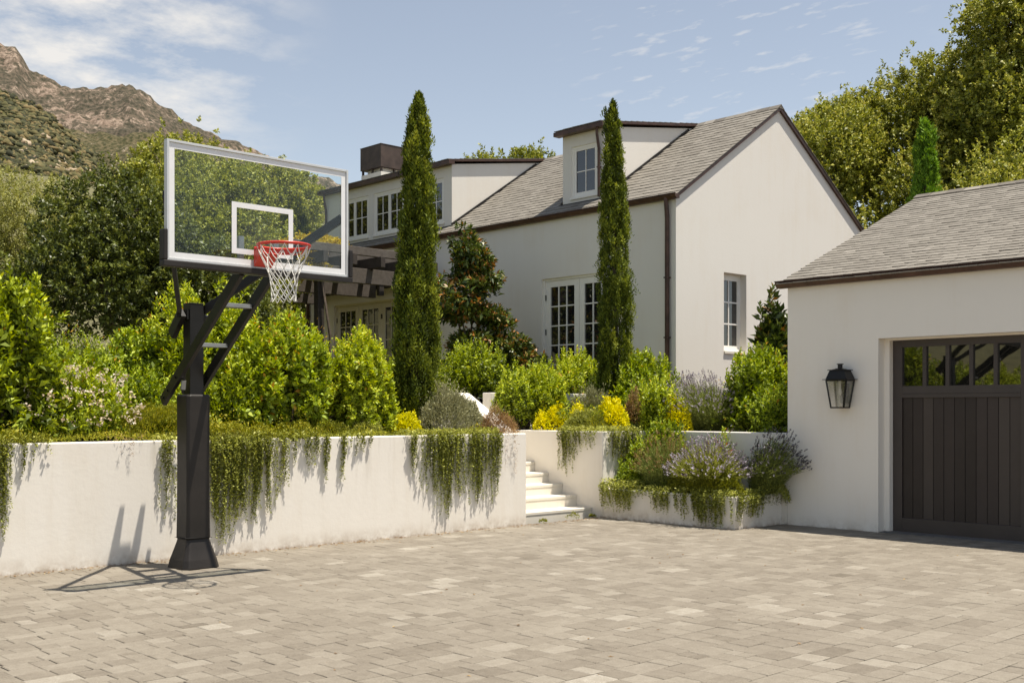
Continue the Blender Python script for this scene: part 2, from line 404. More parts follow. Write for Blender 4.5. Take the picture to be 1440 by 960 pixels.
def in_dormer(c):
    if c.x > HXR+.1: return False
    return c.x > 17.40 and (15.70 < c.y < 16.87 or 20.60 < c.y < 25.95)
roof = MB()
v = Vector((HXR-HX0, 0, ZR-ZE)); Ls = v.length
slates(roof, (HX0-.08, HY0-.07, ZE+.035-.08*slope), (0,1,0), v, HY1-HY0+.14, Ls+.12, .165, wid=(.14,.28), thick=.012, skip=in_dormer)
v2 = Vector((HXR-HX1, 0, ZR-ZE))
slates(roof, (HX1+.08, HY0-.07, ZE+.035-.08*slope), (0,1,0), v2, HY1-HY0+.14, Ls+.12, .19)
for sgn in (1, -1):      # deck under the slates
    x0 = HXR - sgn*(HXR-HX0+.06)
    zz = ZE-.06*slope
    roof.add([(x0,HY0-.05,zz+.025),(x0,HY1+.05,zz+.025),(HXR,HY1+.05,ZR+.025),(HXR,HY0-.05,ZR+.025),
              (x0,HY0-.05,zz-.03),(x0,HY1+.05,zz-.03),(HXR,HY1+.05,ZR-.03),(HXR,HY0-.05,ZR-.03)],
             [(0,1,2,3),(4,7,6,5),(0,4,5,1),(0,3,7,4),(1,5,6,2)], 0, False, .2)
ro = roof.build('roof', M['slate'], house, tint=True)
ORG[ro.name] = ORG[house.name]
rg = MB()
for k in range(46):
    y = HY0-.07+k*.282
    rg.prism([(HXR-.13,y,ZR-.03),(HXR,y,ZR+.075+random.uniform(-.004,.006)),(HXR+.13,y,ZR-.03),(HXR,y,ZR-.02)], (0,.275,0), 0, random.random())
rg.build('ridge_tiles', M['slate'], ro, tint=True)
for x0, x1 in ((HX0-.1, HXR-.001), (HX1+.1, HXR+.001)):
    zz = ZE-.1*slope
    for ya in (HY0-.055, HY1+.005):
        tr = MB(); tr.prism([(x0,ya,zz-.05),(x0,ya,zz+.022),(x1,ya,ZR+.03),(x1,ya,ZR-.05)], (0,.05,0), 0)
        tr.build('rake_trim', M['copper'], ro)
def gutter(y0, y1, x, z, parent, h=.085, d=.13, name='gutter'):
    g = MB()
    prof = [(x, z), (x-d, z), (x-d-.012, z-.012), (x-d-.004, z-h*.45), (x-d*.72, z-h), (x, z-h)]
    g.prism([(a, y0, b) for a, b in prof], (0, y1-y0, 0), 0)
    g.box(x-d-.02, x-d+.004, y0-.005, y1+.005, z, z+.012, 0)
    for k in range(int((y1-y0)/.9)):
        yy = y0+.4+k*.9
        g.box(x-d-.006, x-.02, yy, yy+.02, z+.013, z+.02, 0)
    return g.build(name, M['copper'], parent)
gutter(HY0-.09, HY1+.09, HX0-.003, ZE+.0, house)
def pipe(x, y, z0, z1, parent, r=.04, name='downpipe', jog=.1):
    g = MB()
    g.tube([(x-jog, y, z1), (x-jog, y, z1-.12), (x-jog*.5, y, z1-.26), (x, y, z1-.42), (x, y, z0)], r, 10, 0)
    z = z0+.6
    while z < z1-.5:
        g.box(x-r-.004, x+r+.02, y-r-.004, y+r+.004, z, z+.025, 0); z += 1.15
    return g.build(name, M['copper'], parent)
pipe(HX0-.055, HY0+.17, 1.25, ZE-.02, house, .045, jog=.03)
pipe(HX0-.055, HY1-.15, 1.25, ZE-.02, house, .045, jog=.03)

# gable window
fr = MB(); gl = MB()
fr.box(gw[0], gw[0]+.05, HY0+.15, HY0+.21, gw[2], gw[3], 0); fr.box(gw[1]-.05, gw[1], HY0+.15, HY0+.21, gw[2], gw[3], 0)
fr.box(gw[0]+.05, gw[1]-.05, HY0+.151, HY0+.209, gw[3]-.08, gw[3], 0); fr.box(gw[0]+.05, gw[1]-.05, HY0+.13, HY0+.209, gw[2], gw[2]+.07, 0)
sash(fr, gl, 'y', HY0+.155, gw[0]+.05, gw[1]-.05, gw[2]+.07, gw[3]-.08, 2, 3, .045, .05, .06, .028)
win = fr.build('window', M['white'], house); gl.build('pane', M['glass'], win)
sl = MB(); sl.prism([(gw[0]-.0,HY0-.03,gw[2]-.045),(gw[0],HY0-.03,gw[2]+.005),(gw[0],HY0+.15,gw[2]+.03),(gw[0],HY0+.15,gw[2]-.045)], (gw[1]-gw[0],0,0), 0)
sl.build('sill', M['step'], win)

# french doors and porch doors: frame, leaves, hinges
def door_set(opening, n, xw, matf, matg):
    y0, y1, z0, z1 = opening
    f = MB(); f.box(xw+.04, xw+.10, y0, y0+.06, z0, z1, 0); f.box(xw+.04, xw+.10, y1-.06, y1, z0, z1, 0); f.box(xw+.041, xw+.099, y0+.06, y1-.06, z1-.05, z1, 0)
    f.build('door_frame', matf, house)
    wd = (y1-y0-.12)/n
    for k in range(n):
        a = y0+.06+k*wd+.004; b = a+wd-.008
        f = MB(); g = MB()
        sash(f, g, 'x', xw+.06, a, b, z0+.02, z1-.054, 3, 5, .14, .13, .2, .026, .05)
        d = f.build('glazed_door', matf, house); g.build('pane', matg, d)
        yy = b-.012 if k % 2 else a+.004
        for zz in (z0+.35, (z0+z1)/2+.1, z1-.4):
            h = MB(); h.box(xw+.045, xw+.059, yy-.008, yy+.016, zz-.06, zz+.06, 0); h.build('hinge', M['darkmetal'], d)
door_set(french, 2, HX0, M['white'], M['glass'])
door_set(porch, 4, HX0, M['cream'], M['glass'])

# dormers
DX = 17.38
def dormer(y0, y1, wins, big):
    zb = ZE+(DX-HX0)*slope+.01; zt = 7.50; xe = 20.35; zr = 8.03
    zf = zt+.02
    d = MB()
    wall_face(d, 'x', DX, y0, y1, zb-.05, zt, wins, .07, 1)
    for y in (y0, y1):
        d.add([(DX,y,zb-.05),(xe,y,ZE+(xe-HX0)*slope-.05),(xe,y,zr-.06),(DX,y,zt)], [(0,1,2,3)])
    o = d.build('dormer', M['stucco_house'], house)
    # flat-pitched roof with dark edge
    r = MB()
    r.prism([(DX-.13,y0-.09,zt+.035),(DX-.13,y0-.09,zt+.075),(xe+.1,y0-.09,zr+.045),(xe+.1,y0-.09,zr-.01)], (0,y1-y0+.18,0), 0)
    r.box(DX-.18, DX-.002, y0-.11, y1+.11, zt-.02, zt+.068, 0)
    x = DX-.15
    r.build('dormer_roof', M['copper'], o)
    s = MB(); vv = Vector((xe+.1-DX+.16, 0, zr-zt-.03))
    slates(s, (DX-.16, y0-.08, zt+.082), (0,1,0), vv, y1-y0+.16, vv.length, .19, thick=.012)
    s.build('dormer_slates', M['slate'], o, tint=True)
    # flashing along the cheeks
    fl = MB()
    for y, sg in ((y0, -1), (y1, 1)):
        a = (DX-.02, y+sg*.012, zb+.055); b = (xe-.15, y+sg*.012, ZE+(xe-.15-HX0)*slope+.07)
        fl.beam(a, b, .02, .05, 0)
    fl.box(DX-.03, DX-.004, y0-.03, y1+.03, zb-.01, zb+.03, 0)
    fl.build('flashing', M['darkmetal'], o)
    p = pipe(DX-.05, (y0+.1) if not big else (y1-.12), zb+.06, zt-.02, o, .03, jog=.06)
    for (a0, a1, b0, b1) in wins:
        f = MB(); n = 2 if big else 1
        f.box(DX+.02, DX+.07, a0, a0+.05, b0, b1, 0); f.box(DX+.02, DX+.07, a1-.05, a1, b0, b1, 0)
        f.box(DX+.021, DX+.069, a0+.05, a1-.05, b1-.05, b1, 0); f.box(DX+.021, DX+.069, a0+.05, a1-.05, b0, b0+.05, 0)
        f.box(DX-.03, DX+.02, a0-.03, a1+.03, b0-.03, b0+.012, 0)
        wd = (a1-a0-.1)/n
        for k in range(n):
            sash(f, f, 'x', DX+.03, a0+.05+k*wd+.002, a0+.05+(k+1)*wd-.002, b0+.05, b1-.05, 2, 2, .05 if big else .06, .05, .06, .022, .035, mf=0, mg=1)
        f.build('window', [M['white'], M['glass']], o)
    return o
dormer(15.69, 16.88, [(15.86, 16.62, 6.13, 7.22)], False)
dormer(20.58, 25.97, [(20.88, 22.10, 6.13, 7.22), (22.44, 23.72, 6.13, 7.22), (23.95, 25.25, 6.13, 7.22)], True)
# chimney
c = MB(); c.box(18.55, 19.5, 24.98, 25.9, 7.0, 8.18, 0); c.box(18.68, 19.37, 25.1, 25.78, 8.18, 8.33, 0)
ch = c.build('chimney', M['stucco_house'], house)
c = MB(); c.box(18.53, 19.52, 24.96, 25.92, 8.31, 8.93, 0); c.box(18.52, 19.53, 24.95, 25.93, 8.931, 8.945, 0)
for (xx, yy) in ((18.56, 24.99), (19.44, 24.99), (18.56, 25.84), (19.44, 25.84), (18.56, 25.4), (19.0, 24.99)): c.box(xx, xx+.05, yy, yy+.05, 8.15, 8.305, 0)
c.build('chimney_cap', simple('aged_bronze_cap', (.075, .052, .042), .55, metal=.3, noise=.5, nscale=3), ch)

# ---- garage -----------------------------------------------------
GX, GY1, GY0 = 13.73, 8.905, 2.1
GXR, GXB = 17.75, 21.77
gze, gzr = 3.43, 5.14
garage = thing('garage', 'low white stucco garage with a shallow grey slate roof and a dark panelled door', 'garage', (17.5, 5.5, 0))
w = MB()
go = (3.49, 7.517, -.05, 2.575)
wall_face(w, 'x', GX, GY0, GY1, -.05, gze-.03, [go], .17, 1)
for y in (GY0, GY1):
    w.add([(GX,y,-.05),(GXB,y,-.05),(GXB,y,gze-.03),(GXR,y,gzr-.05),(GX,y,gze-.03)], [(0,1,2,3,4)])
wall_face(w, 'x', GXB, GY0, GY1, -.05, gze-.03)
# stepped inner jambs
w.box(GX+.17, GX+.30, 7.448, 7.60, -.05, 2.62, 0); w.box(GX+.17, GX+.30, 3.40, 3.56, -.05, 2.62, 0); w.box(GX+.171, GX+.299, 3.56, 7.448, 2.552, 2.62, 0)
w.build('wall', M['stucco_garage'], garage)
gs = (gzr-gze)/(GXR-GX)
roof = MB(); v = Vector((GXR-GX, 0, gzr-gze))
slates(roof, (GX-.13, GY0-.08, gze+.03-.13*gs), (0,1,0), v, GY1-GY0+.17, v.length+.14, .132, wid=(.13,.26), thick=.010)
v = Vector((GXR-GXB, 0, gzr-gze))
slates(roof, (GXB+.13, GY0-.08, gze+.03-.13*gs), (0,1,0), v, GY1-GY0+.17, v.length+.14, .132, thick=.010)
for sgn in (1, -1):
    x0 = GXR-sgn*(GXR-GX+.1); zz = gze-.1*gs
    roof.add([(x0,GY0-.06,zz+.02),(x0,GY1+.07,zz+.02),(GXR,GY1+.07,gzr+.02),(GXR,GY0-.06,gzr+.02),
              (x0,GY0-.06,zz-.03),(x0,GY1+.07,zz-.03),(GXR,GY1+.07,gzr-.03),(GXR,GY0-.06,gzr-.03)],
             [(0,1,2,3),(4,7,6,5),(0,4,5,1),(0,3,7,4),(1,5,6,2)], 0, False, .3)
ro = roof.build('roof', M['slate'], garage, tint=True); ORG[ro.name] = ORG[garage.name]
rg = MB()
for k in range(25):
    y = GY0-.07+k*.28
    rg.prism([(GXR-.13,y,gzr-.0),(GXR,y,gzr+.07+random.uniform(-.004,.006)),(GXR+.13,y,gzr-.0),(GXR,y,gzr-.01)], (0,.273,0), 0, random.random())
rg.build('ridge_tiles', M['slate'], ro, tint=True)
gutter(GY0-.1, GY1+.12, GX-.003, gze+.0, garage)
# garage door: two sections
gd = MB(); XD = GX+.26
def dbox(mb, y0, y1, z0, z1, d0, d1, m=0, tint=.5): mb.box(XD+d0, XD+d1, y0, y1, z0, z1, m, tint)
secs = [(7.448, 5.505), (5.505, 3.56)]
for hi, lo in secs:
    stl, cst = .13, .26
    a, b = hi-stl, lo+cst-.0
    if lo < 4: a, b = hi-cst+.0, lo+stl
    dbox(gd, a, hi, 0.0, 2.552, 0, .06); dbox(gd, lo, b, 0.0, 2.552, 0, .06)
    dbox(gd, b, a, 2.46, 2.551, .001, .059); dbox(gd, b, a, 0.0, .20, .001, .059); dbox(gd, b, a, 1.79, 1.945, .001, .059)
    dbox(gd, b, a, 1.84, 1.845, -.006, .002)
    n = 5; wd = (a-b)/n
    for k in range(1, n): dbox(gd, b+k*wd-.026, b+k*wd+.026, 1.945, 2.46, .002, .058)
door = gd.build('garage_door', M['doorsmooth'], garage, bevel=.003)
for si, (hi, lo) in enumerate(secs):
    a, b = (hi-.13, lo+.26) if si == 0 else (hi-.26, lo+.13)
    pm = MB(); n = 11; wd = (a-b)/n
    for k in range(n): pm.box(XD+.024, XD+.05, b+k*wd+.0045, b+(k+1)*wd-.0045, .20, 1.79, 0, random.random())
    pm.box(XD+.034, XD+.052, b, a, .20, 1.79, 0, 0)
    pm.build('board_panel', M['door'], door, tint=True, bevel=.0025)
    wd = (a-b)/5
    for k in range(5):
        g = MB(); g.box(XD+.035, XD+.042, b+k*wd+(.026 if k else 0), b+(k+1)*wd-(.026 if k < 4 else 0), 1.945, 2.46, 0)
        g.build('window_pane', M['glass_door'], door)
thr = MB(); thr.box(GX+.02, GX+.5, 3.49, 7.517, -.04, .018, 0)
thr.build('threshold', simple('threshold_concrete', (.12, .115, .11), .9, noise=.2, bump=.3), garage)

# ---- wall lanterns ------------------------------------------------
def lantern(name, label, x, y, z):
    t = thing(name, label, 'lantern', (x, y, z), 'black glass wall lanterns')
    b = MB(); cx = x-.135
    def rect(z_, hx, hy): return [(cx-hx,y-hy,z_),(cx+hx,y-hy,z_),(cx+hx,y+hy,z_),(cx-hx,y+hy,z_)]
    zb, zt = z, z+.365
    bx0, by0, bx1, by1 = .075, .095, .105, .15
    r0, r1 = rect(zb, bx0, by0), rect(zt, bx1, by1)
    for i in range(4): b.beam(r0[i], r1[i], .02, .02, 0)
    for i in range(4): b.beam(r0[i], r0[(i+1) % 4], .018, .018, 0); b.beam(r1[i], r1[(i+1) % 4], .018, .018, 0)
    b.box(cx-.07, cx+.07, y-.09, y+.09, zb-.004, zb+.006, 0)
    fo = b.build('frame', M['black'], t)
    c = MB()
    c.box(cx-.14, cx+.125, y-.19, y+.19, zt+.009, zt+.018, 0)
    c.frustum(cx, y, zt+.018, zt+.135, .115, .155, .085, .112, 0)
    c.box(cx-.1, cx+.1, y-.135, y+.135, zt+.135, zt+.145, 0)
    c.frustum(cx, y, zt+.145, zt+.165, .07, .09, .03, .035, 0)
    c.tube([(cx,y,zt+.16),(cx,y,zt+.215)], .032, 14, 0); c.tube([(cx,y,zt+.2151),(cx,y,zt+.226)], .045, 14, 0)
    c.build('cap', M['black'], t, bevel=.002)
    g = MB()
    for i in range(4):
        j = (i+1) % 4; q = lambda p: tuple(Vector(p)*.985+Vector((cx, y, p[2]))*.015)
        g.quad(q(r0[i]), q(r0[j]), q(r1[j]), q(r1[i]), 0)
    g.build('glass', M['lampglass'], t)
    bl = MB(); bl.tube([(cx,y,zb+.27),(cx,y,zb+.245),(cx,y,zb+.2),(cx,y,zb+.165)], [.012,.018,.026,.008], 12, 0)
    bl.tube([(cx,y,zt),(cx,y,zb+.27)], .014, 10, 0)
    bl.build('bulb', simple('bulb_glass', (.7, .68, .6), .2), t)
    br = MB(); br.box(x-.035, x-.001, y-.06, y+.06, zb+.06, zt-.04, 0); br.box(x-.06, x-.034, y-.02, y+.02, zt-.12, zt-.06, 0)
    br.build('wall_bracket', M['black'], t)
lantern('wall_lantern', 'black lantern with clear glass on the garage wall beside the door', GX, 8.0, 1.66)
lantern('wall_lantern', 'black lantern on the house wall half hidden behind the slim cypress', HX0, 14.86, 3.55)

# ---- garden walls -------------------------------------------------
def boxwall(name, label, x0, x1, y0, y1, z0, z1, mat=None, cat='garden wall', bevel=.012):
    mb = MB(); mb.box(x0, x1, y0, y1, z0, z1, 0)
    o = mb.build(name, mat or M['stucco_wall'], None, origin=((x0+x1)/2, (y0+y1)/2, z0), bevel=bevel)
    return tag(o, label, cat)
boxwall('retaining_wall', 'long pale rendered retaining wall behind the basketball hoop, draped with trailing plants', -14, 11.0, 11.4, 11.66, -.1, 1.30, M['stucco_front'])
# stair cheek wall (left side of the steps): low end then slope then flat
ck = MB(); ck.prism([(10.74,11.662,-.1),(10.74,11.662,1.34),(10.74,12.62,1.88),(10.74,15.1,1.88),(10.74,15.1,-.1)], (.258,0,0), 0)
o = ck.build('stair_cheek_wall', M['stucco_wall'], None, (10.87,13,0), bevel=.01); tag(o, 'white wall with a sloping top climbing beside the steps', 'garden wall')
boxwall('upper_terrace_wall', 'upper white terrace wall glimpsed behind the shrubs left of the steps', -14, 10.738, 12.62, 12.85, .9, 1.879)
boxwall('upper_terrace_wall', 'short upper white wall running to the house behind the yellow spurge', 12.6, 16.99, 13.9, 14.12, .9, 1.915)
rw = MB(); rw.box(12.6, 12.84, 11.4, 13.898, -.1, 1.30, 0); rw.box(12.842, 13.73, 11.4, 11.64, -.1, 1.299, 0); rw.box(13.731, 13.97, 8.91, 11.639, -.1, 1.301, 0)
o = rw.build('stair_side_wall', M['stucco_wall'], None, (12.7,11.4,0), bevel=.01); tag(o, 'white wall on the open side of the steps, turning behind the low planter to the garage', 'garden wall')
pw = MB(); pw.box(12.6, 12.8, 9.0, 11.398, -.1, .445, 0); pw.box(12.802, 13.729, 9.0, 9.2, -.1, .446, 0)
o = pw.build('planter_wall', M['stucco_wall'], None, (12.7,9,0), bevel=.01); tag(o, 'knee high white planter wall at the garage corner', 'planter')

# ---- steps --------------------------------------------------------
st = thing('staircase', 'pale stone steps rising between two white garden walls', 'stairs', (11.8, 11.6, 0))
for k in range(11):
    y0 = 11.62+.31*k; z1 = .16*(k+1) if k else .15
    s = MB(); s.box(11.002, 12.598, y0+.007, y0+.34 if k < 10 else 15.6, z1-.16-.05 if k else -.05, z1-.045, 0)
    s.box(11.003, 12.597, y0, y0+.335 if k < 10 else 15.6, z1-.045, z1, 0)
    s.build('step', M['step'], st, bevel=.006)
# small electrical outlet on the wall
ob = MB(); ob.box(5.68, 5.75, 11.388, 11.401, .93, 1.04, 0); ob.box(5.692, 5.738, 11.383, 11.3885, .945, 1.025, 0)
tag(ob.build('outlet_cover', M['white'], None, (5.71,11.4,.98), bevel=.002), 'small pale outlet plate on the retaining wall behind the hoop post', 'outlet')

# ---- pergola ------------------------------------------------------
pg = thing('pergola', 'weathered dark timber pergola standing against the house behind the tall cypress', 'pergola', (15, 23, 1.85))
def tim(name, x0, x1, y0, y1, z0, z1, t=.5):
    m = MB(); m.box(x0, x1, y0, y1, z0, z1, 0, t); m.build(name, M['timber'], pg, tint=True, bevel=.008)
for y in (20.45, 22.9, 25.35): tim('beam', 12.9, 16.85 if y > 21 else 16.98, y, y+.14, 4.43, 4.76, .75)
for x in (13.35, 14.1, 14.85, 15.6, 16.35): tim('rafter', x, x+.12, 20.0, 26.0, 4.762, 5.0, .3)
for i, y in enumerate((20.15, 20.95, 21.75, 22.55, 23.35, 24.15, 24.95, 25.75)): tim('purlin', 12.7-.1*(i % 2), 16.45+.1*(i % 3), y, y+.1, 5.002, 5.18, .8)
for y in (20.44, 25.34): tim('post', 13.5, 13.66, y, y+.16, 1.7, 4.428, .1)
tim('post', 15.15, 15.28, 20.46, 20.57, 4.2, 4.428, .1)
lg = MB(); lg.box(16.86, 16.99, 20.61, 25.9, 4.66, 4.76, 0, .2); lg.build('ledger', M['timber'], pg, tint=True)

# ---- basketball hoop ------------------------------------------------
hp = thing('basketball_hoop', 'adjustable basketball hoop with clear backboard, red rim and black padded post', 'basketball hoop', (5.56, 10.7, 0))
PX, PY = 5.56, 10.72
def oct_rings(mb, rings, m=0):
    """rings: (z, hx, hy, chamfer)"""
    vs = []; fs = []
    for (z, hx, hy, c) in rings:
        vs += [(PX-hx+c,PY-hy,z),(PX+hx-c,PY-hy,z),(PX+hx,PY-hy+c,z),(PX+hx,PY+hy-c,z),(PX+hx-c,PY+hy,z),(PX-hx+c,PY+hy,z),(PX-hx,PY+hy-c,z),(PX-hx,PY-hy+c,z)]
    n = len(rings)
    for i in range(n-1):
        for q in range(8):
            r = (q+1) % 8; fs.append((i*8+q, i*8+r, (i+1)*8+r, (i+1)*8+q))
    fs.append(tuple(range(8))[::-1]); fs.append(tuple(range((n-1)*8, n*8)))
    mb.add(vs, fs, m, False)
b = MB(); oct_rings(b, [(0,.205,.205,.05),(.02,.208,.208,.05),(.10,.19,.19,.045),(.20,.158,.158,.035),(.28,.135,.135,.03),(.315,.128,.128,.03)])
b.build('base_cover', M['pad'], hp, bevel=.01)
b = MB(); oct_rings(b, [(.30,.120,.120,.02),(.315,.137,.137,.03),(.6,.131,.133,.025),(1.1,.130,.129,.025),(1.6,.131,.131,.025),(1.77,.134,.134,.03),(1.79,.125,.125,.03)])
pd = b.build('post_pad', M['pad'], hp, bevel=.008)
b = MB(); b.tube([(PX-.14,PY-.14,.325),(PX+.14,PY-.14,.318),(PX+.14,PY+.14,.325),(PX-.14,PY+.14,.32)], .008, 6, 0, closed=True); b.build('pad_cord', M['black'], pd)
b = MB(); b.box(PX-.076, PX+.076, PY-.076, PY+.076, .02, 2.72, 0); b.box(PX-.08, PX+.08, PY-.08, PY+.08, 2.721, 2.73, 0)
b.build('post', M['black'], hp, bevel=.006)
# parallel lifting arms, board side towards -Y
for sx in (-1, 1):
    b = MB(); x = PX-.04+sx*.165
    b.beam((x, 10.98, 1.72), (x, 9.40, 2.93), .045, .11, 0)
    for k, t_ in enumerate((.03, .09, .2)):
        p = Vector((x, 10.98, 1.72)).lerp(Vector((x, 9.40, 2.93)), t_); b.tube([p+Vector((-.035,0,0)), p+Vector((.035,0,0))], .014, 8, 0)
    b.build('lower_arm', M['black'], hp, bevel=.004)
    b = MB(); x2 = PX-.03+sx*.945
    b.beam((PX-.04+sx*.10, 10.74, 2.62), (x2, 9.37, 3.55), .04, .085, 0)
    b.build('upper_arm', M['black'], hp, bevel=.004)
for t_ in (.46, .76):
    p = Vector((PX-.04, 10.98, 1.72)).lerp(Vector((PX-.04, 9.40, 2.93)), t_)
    b = MB(); b.box(p.x-.142, p.x+.142, p.y-.06, p.y+.06, p.z-.02, p.z+.02, 0)
    b.build('cross_plate', M['galv'], hp, bevel=.004)
b = MB(); b.tube([(PX-.2, 10.7, 2.6), (PX+.2, 10.7, 2.6)], .02, 8, 0); b.box(PX-.10, PX+.10, 10.66, 10.80, 2.56, 2.66, 0); b.build('pivot', M['black'], hp)
for sx in (-1, 1):
    b = MB(); b.beam((PX-.02+sx*.115, 10.70, 2.63), (PX-.02+sx*.115, 10.92, 2.41), .055, .12, 0); b.build('rear_lug', M['black'], hp, bevel=.004)
b = MB(); b.tube([(PX-.17, 10.62, 1.80), (PX-.17, 10.58, 2.02)], .016, 10, 0); b.tube([(PX-.17, 10.613, 1.84), (PX-.17, 10.597, 1.93)], .026, 12, 1); b.build('lift_spring', [M['black'], M['galv']], hp)
# backboard
BY = 9.30; bx0, bx1, bz0, bz1 = 4.566, 6.494, 2.955, 4.022
b = MB(); t = .022
b.box(bx0, bx0+t, BY-.012, BY+.045, bz0, bz1, 0); b.box(bx1-t, bx1, BY-.012, BY+.045, bz0, bz1, 0)
b.box(bx0+t, bx1-t, BY-.011, BY+.044, bz1-t, bz1, 0); b.box(bx0+t, bx1-t, BY-.011, BY+.044, bz0, bz0+t, 0)
bb = b.build('backboard', M['boardframe'], hp, bevel=.002)
b = MB(); b.box(bx0+t+.001, bx1-t-.001, BY+.004, BY+.014, bz0+t+.001, bz1-t-.001, 0)
b.build('glass', M['boardglass'], bb)
def frame_band(mb, x0, x1, z0, z1, w, d0, d1):
    mb.box(x0, x0+w, d0, d1, z0, z1, 0); mb.box(x1-w, x1, d0, d1, z0, z1, 0)
    mb.box(x0+w, x1-w, d0, d1, z1-w, z1, 0); mb.box(x0+w, x1-w, d0, d1, z0, z0+w, 0)
b = MB(); frame_band(b, bx0+t+.002, bx1-t-.002, bz0+t+.002, bz1-t-.002, .052, BY+.0005, BY+.003)
b.build('border_band', M['boardwhite'], bb)
b = MB(); frame_band(b, 5.207, 5.862, 3.075, 3.552, .05, BY+.0005, BY+.003)
b.build('target_square', M['boardwhite'], bb)
b = MB()
b.box(bx0-.04, bx1+.04, BY-.035, BY+.06, bz0-.058, bz0-.001, 0)
b.box(bx0-.04, bx0-.001, BY-.035, BY+.06, bz0, 3.225, 0); b.box(bx1+.001, bx1+.04, BY-.035, BY+.06, bz0, 3.225, 0)
b.build('edge_padding', M['pad'], bb, bevel=.008)
b = MB()   # steel behind the board
b.box(PX-.3, PX+.22, BY+.062, BY+.11, 2.90, 3.0, 0); b.box(PX-.25, PX-.2, BY+.046, BY+.085, 3.0, 3.25, 0); b.box(PX+.12, PX+.17, BY+.046, BY+.085, 3.0, 3.25, 0)
b.build('rear_bracket', M['galv'], bb)
# rim
RX, RY, RZ = 5.52, 8.915, 3.135; rr = .238
b = MB()
ring = [(RX+rr*math.cos(a), RY+rr*math.sin(a), RZ) for a in [2*math.pi*i/48 for i in range(48)]]
b.tube(ring, .0105, 8, 0, closed=True)
b.tube([(x, y, z-.05) if y > RY+.05 else (x, y, z-.012) for x, y, z in ring], .006, 6, 0, closed=True)
# gusset below the ring, back half
N2 = 20
for i in range(N2):
    a0 = math.pi*(-.08+1.16*i/N2); a1 = math.pi*(-.08+1.16*(i+1)/N2)
    h0 = .055*max(0, math.sin(a0))+.004; h1 = .055*max(0, math.sin(a1))+.004; q = rr+.003
    b.quad((RX+q*math.cos(a0),RY+q*math.sin(a0),RZ), (RX+q*math.cos(a1),RY+q*math.sin(a1),RZ), (RX+q*math.cos(a1),RY+q*math.sin(a1),RZ-h1), (RX+q*math.cos(a0),RY+q*math.sin(a0),RZ-h0), 0)
rm = b.build('rim', M['rim'], hp)
b = MB(); yb = BY-.016
b.prism([(RX-.08,yb-.13,RZ+.008),(RX+.08,yb-.13,RZ+.008),(RX+.095,yb,RZ+.008),(RX-.095,yb,RZ+.008)], (0,0,-.02), 0)
b.box(RX-.095, RX+.095, yb-.012, yb, RZ-.165, RZ+.02, 0)
b.prism([(RX-.094,yb-.012,RZ-.16),(RX-.094,yb-.012,RZ-.015),(RX-.094,yb-.14,RZ-.015),(RX-.094,yb-.09,RZ-.09)], (.188,0,0), 0)
b.build('rim_bracket', M['rim'], rm, bevel=.004)
# net: 12 attachment points, diamond cords
b = MB(); nh = 12; rings = [(0, .238, 0), (.10, .205, .5), (.20, .155, 0), (.26, .135, .5), (.32, .122, 0), (.37, .116, .5), (.42, .112, 0), (.46, .112, .5), (.50, .118, 0)]
rn = random.Random(3)
P = []
for (dz, r_, off) in rings:
    row = []
    for i in range(nh):
        a = 2*math.pi*(i+off)/nh + rn.uniform(-.04, .04)*(dz > 0)
        row.append(Vector((RX+r_*math.cos(a), RY+r_*math.sin(a), RZ-.012-dz+rn.uniform(-.008, .008)*(dz > 0))))
    P.append(row)
for k in range(len(rings)-1):
    o0, o1 = rings[k][2], rings[k+1][2]
    for i in range(nh):
        p = P[k][i]
        for j in ((i, i-1) if o0 < o1 else (i, (i+1) % nh)):
            q = P[k+1][j]; mid = (p+q)/2 + Vector((0, 0, -.012 if k == 0 else -.003))
            b.tube([p, mid, q], .0036 if k else .0042, 5, 0, caps=False)
for i in range(nh): b.tube([P[0][i]+Vector((0,0,.022)), P[0][i]+Vector((.0,0,-.01))], .006, 5, 0)
b.build('net', M['net'], hp)
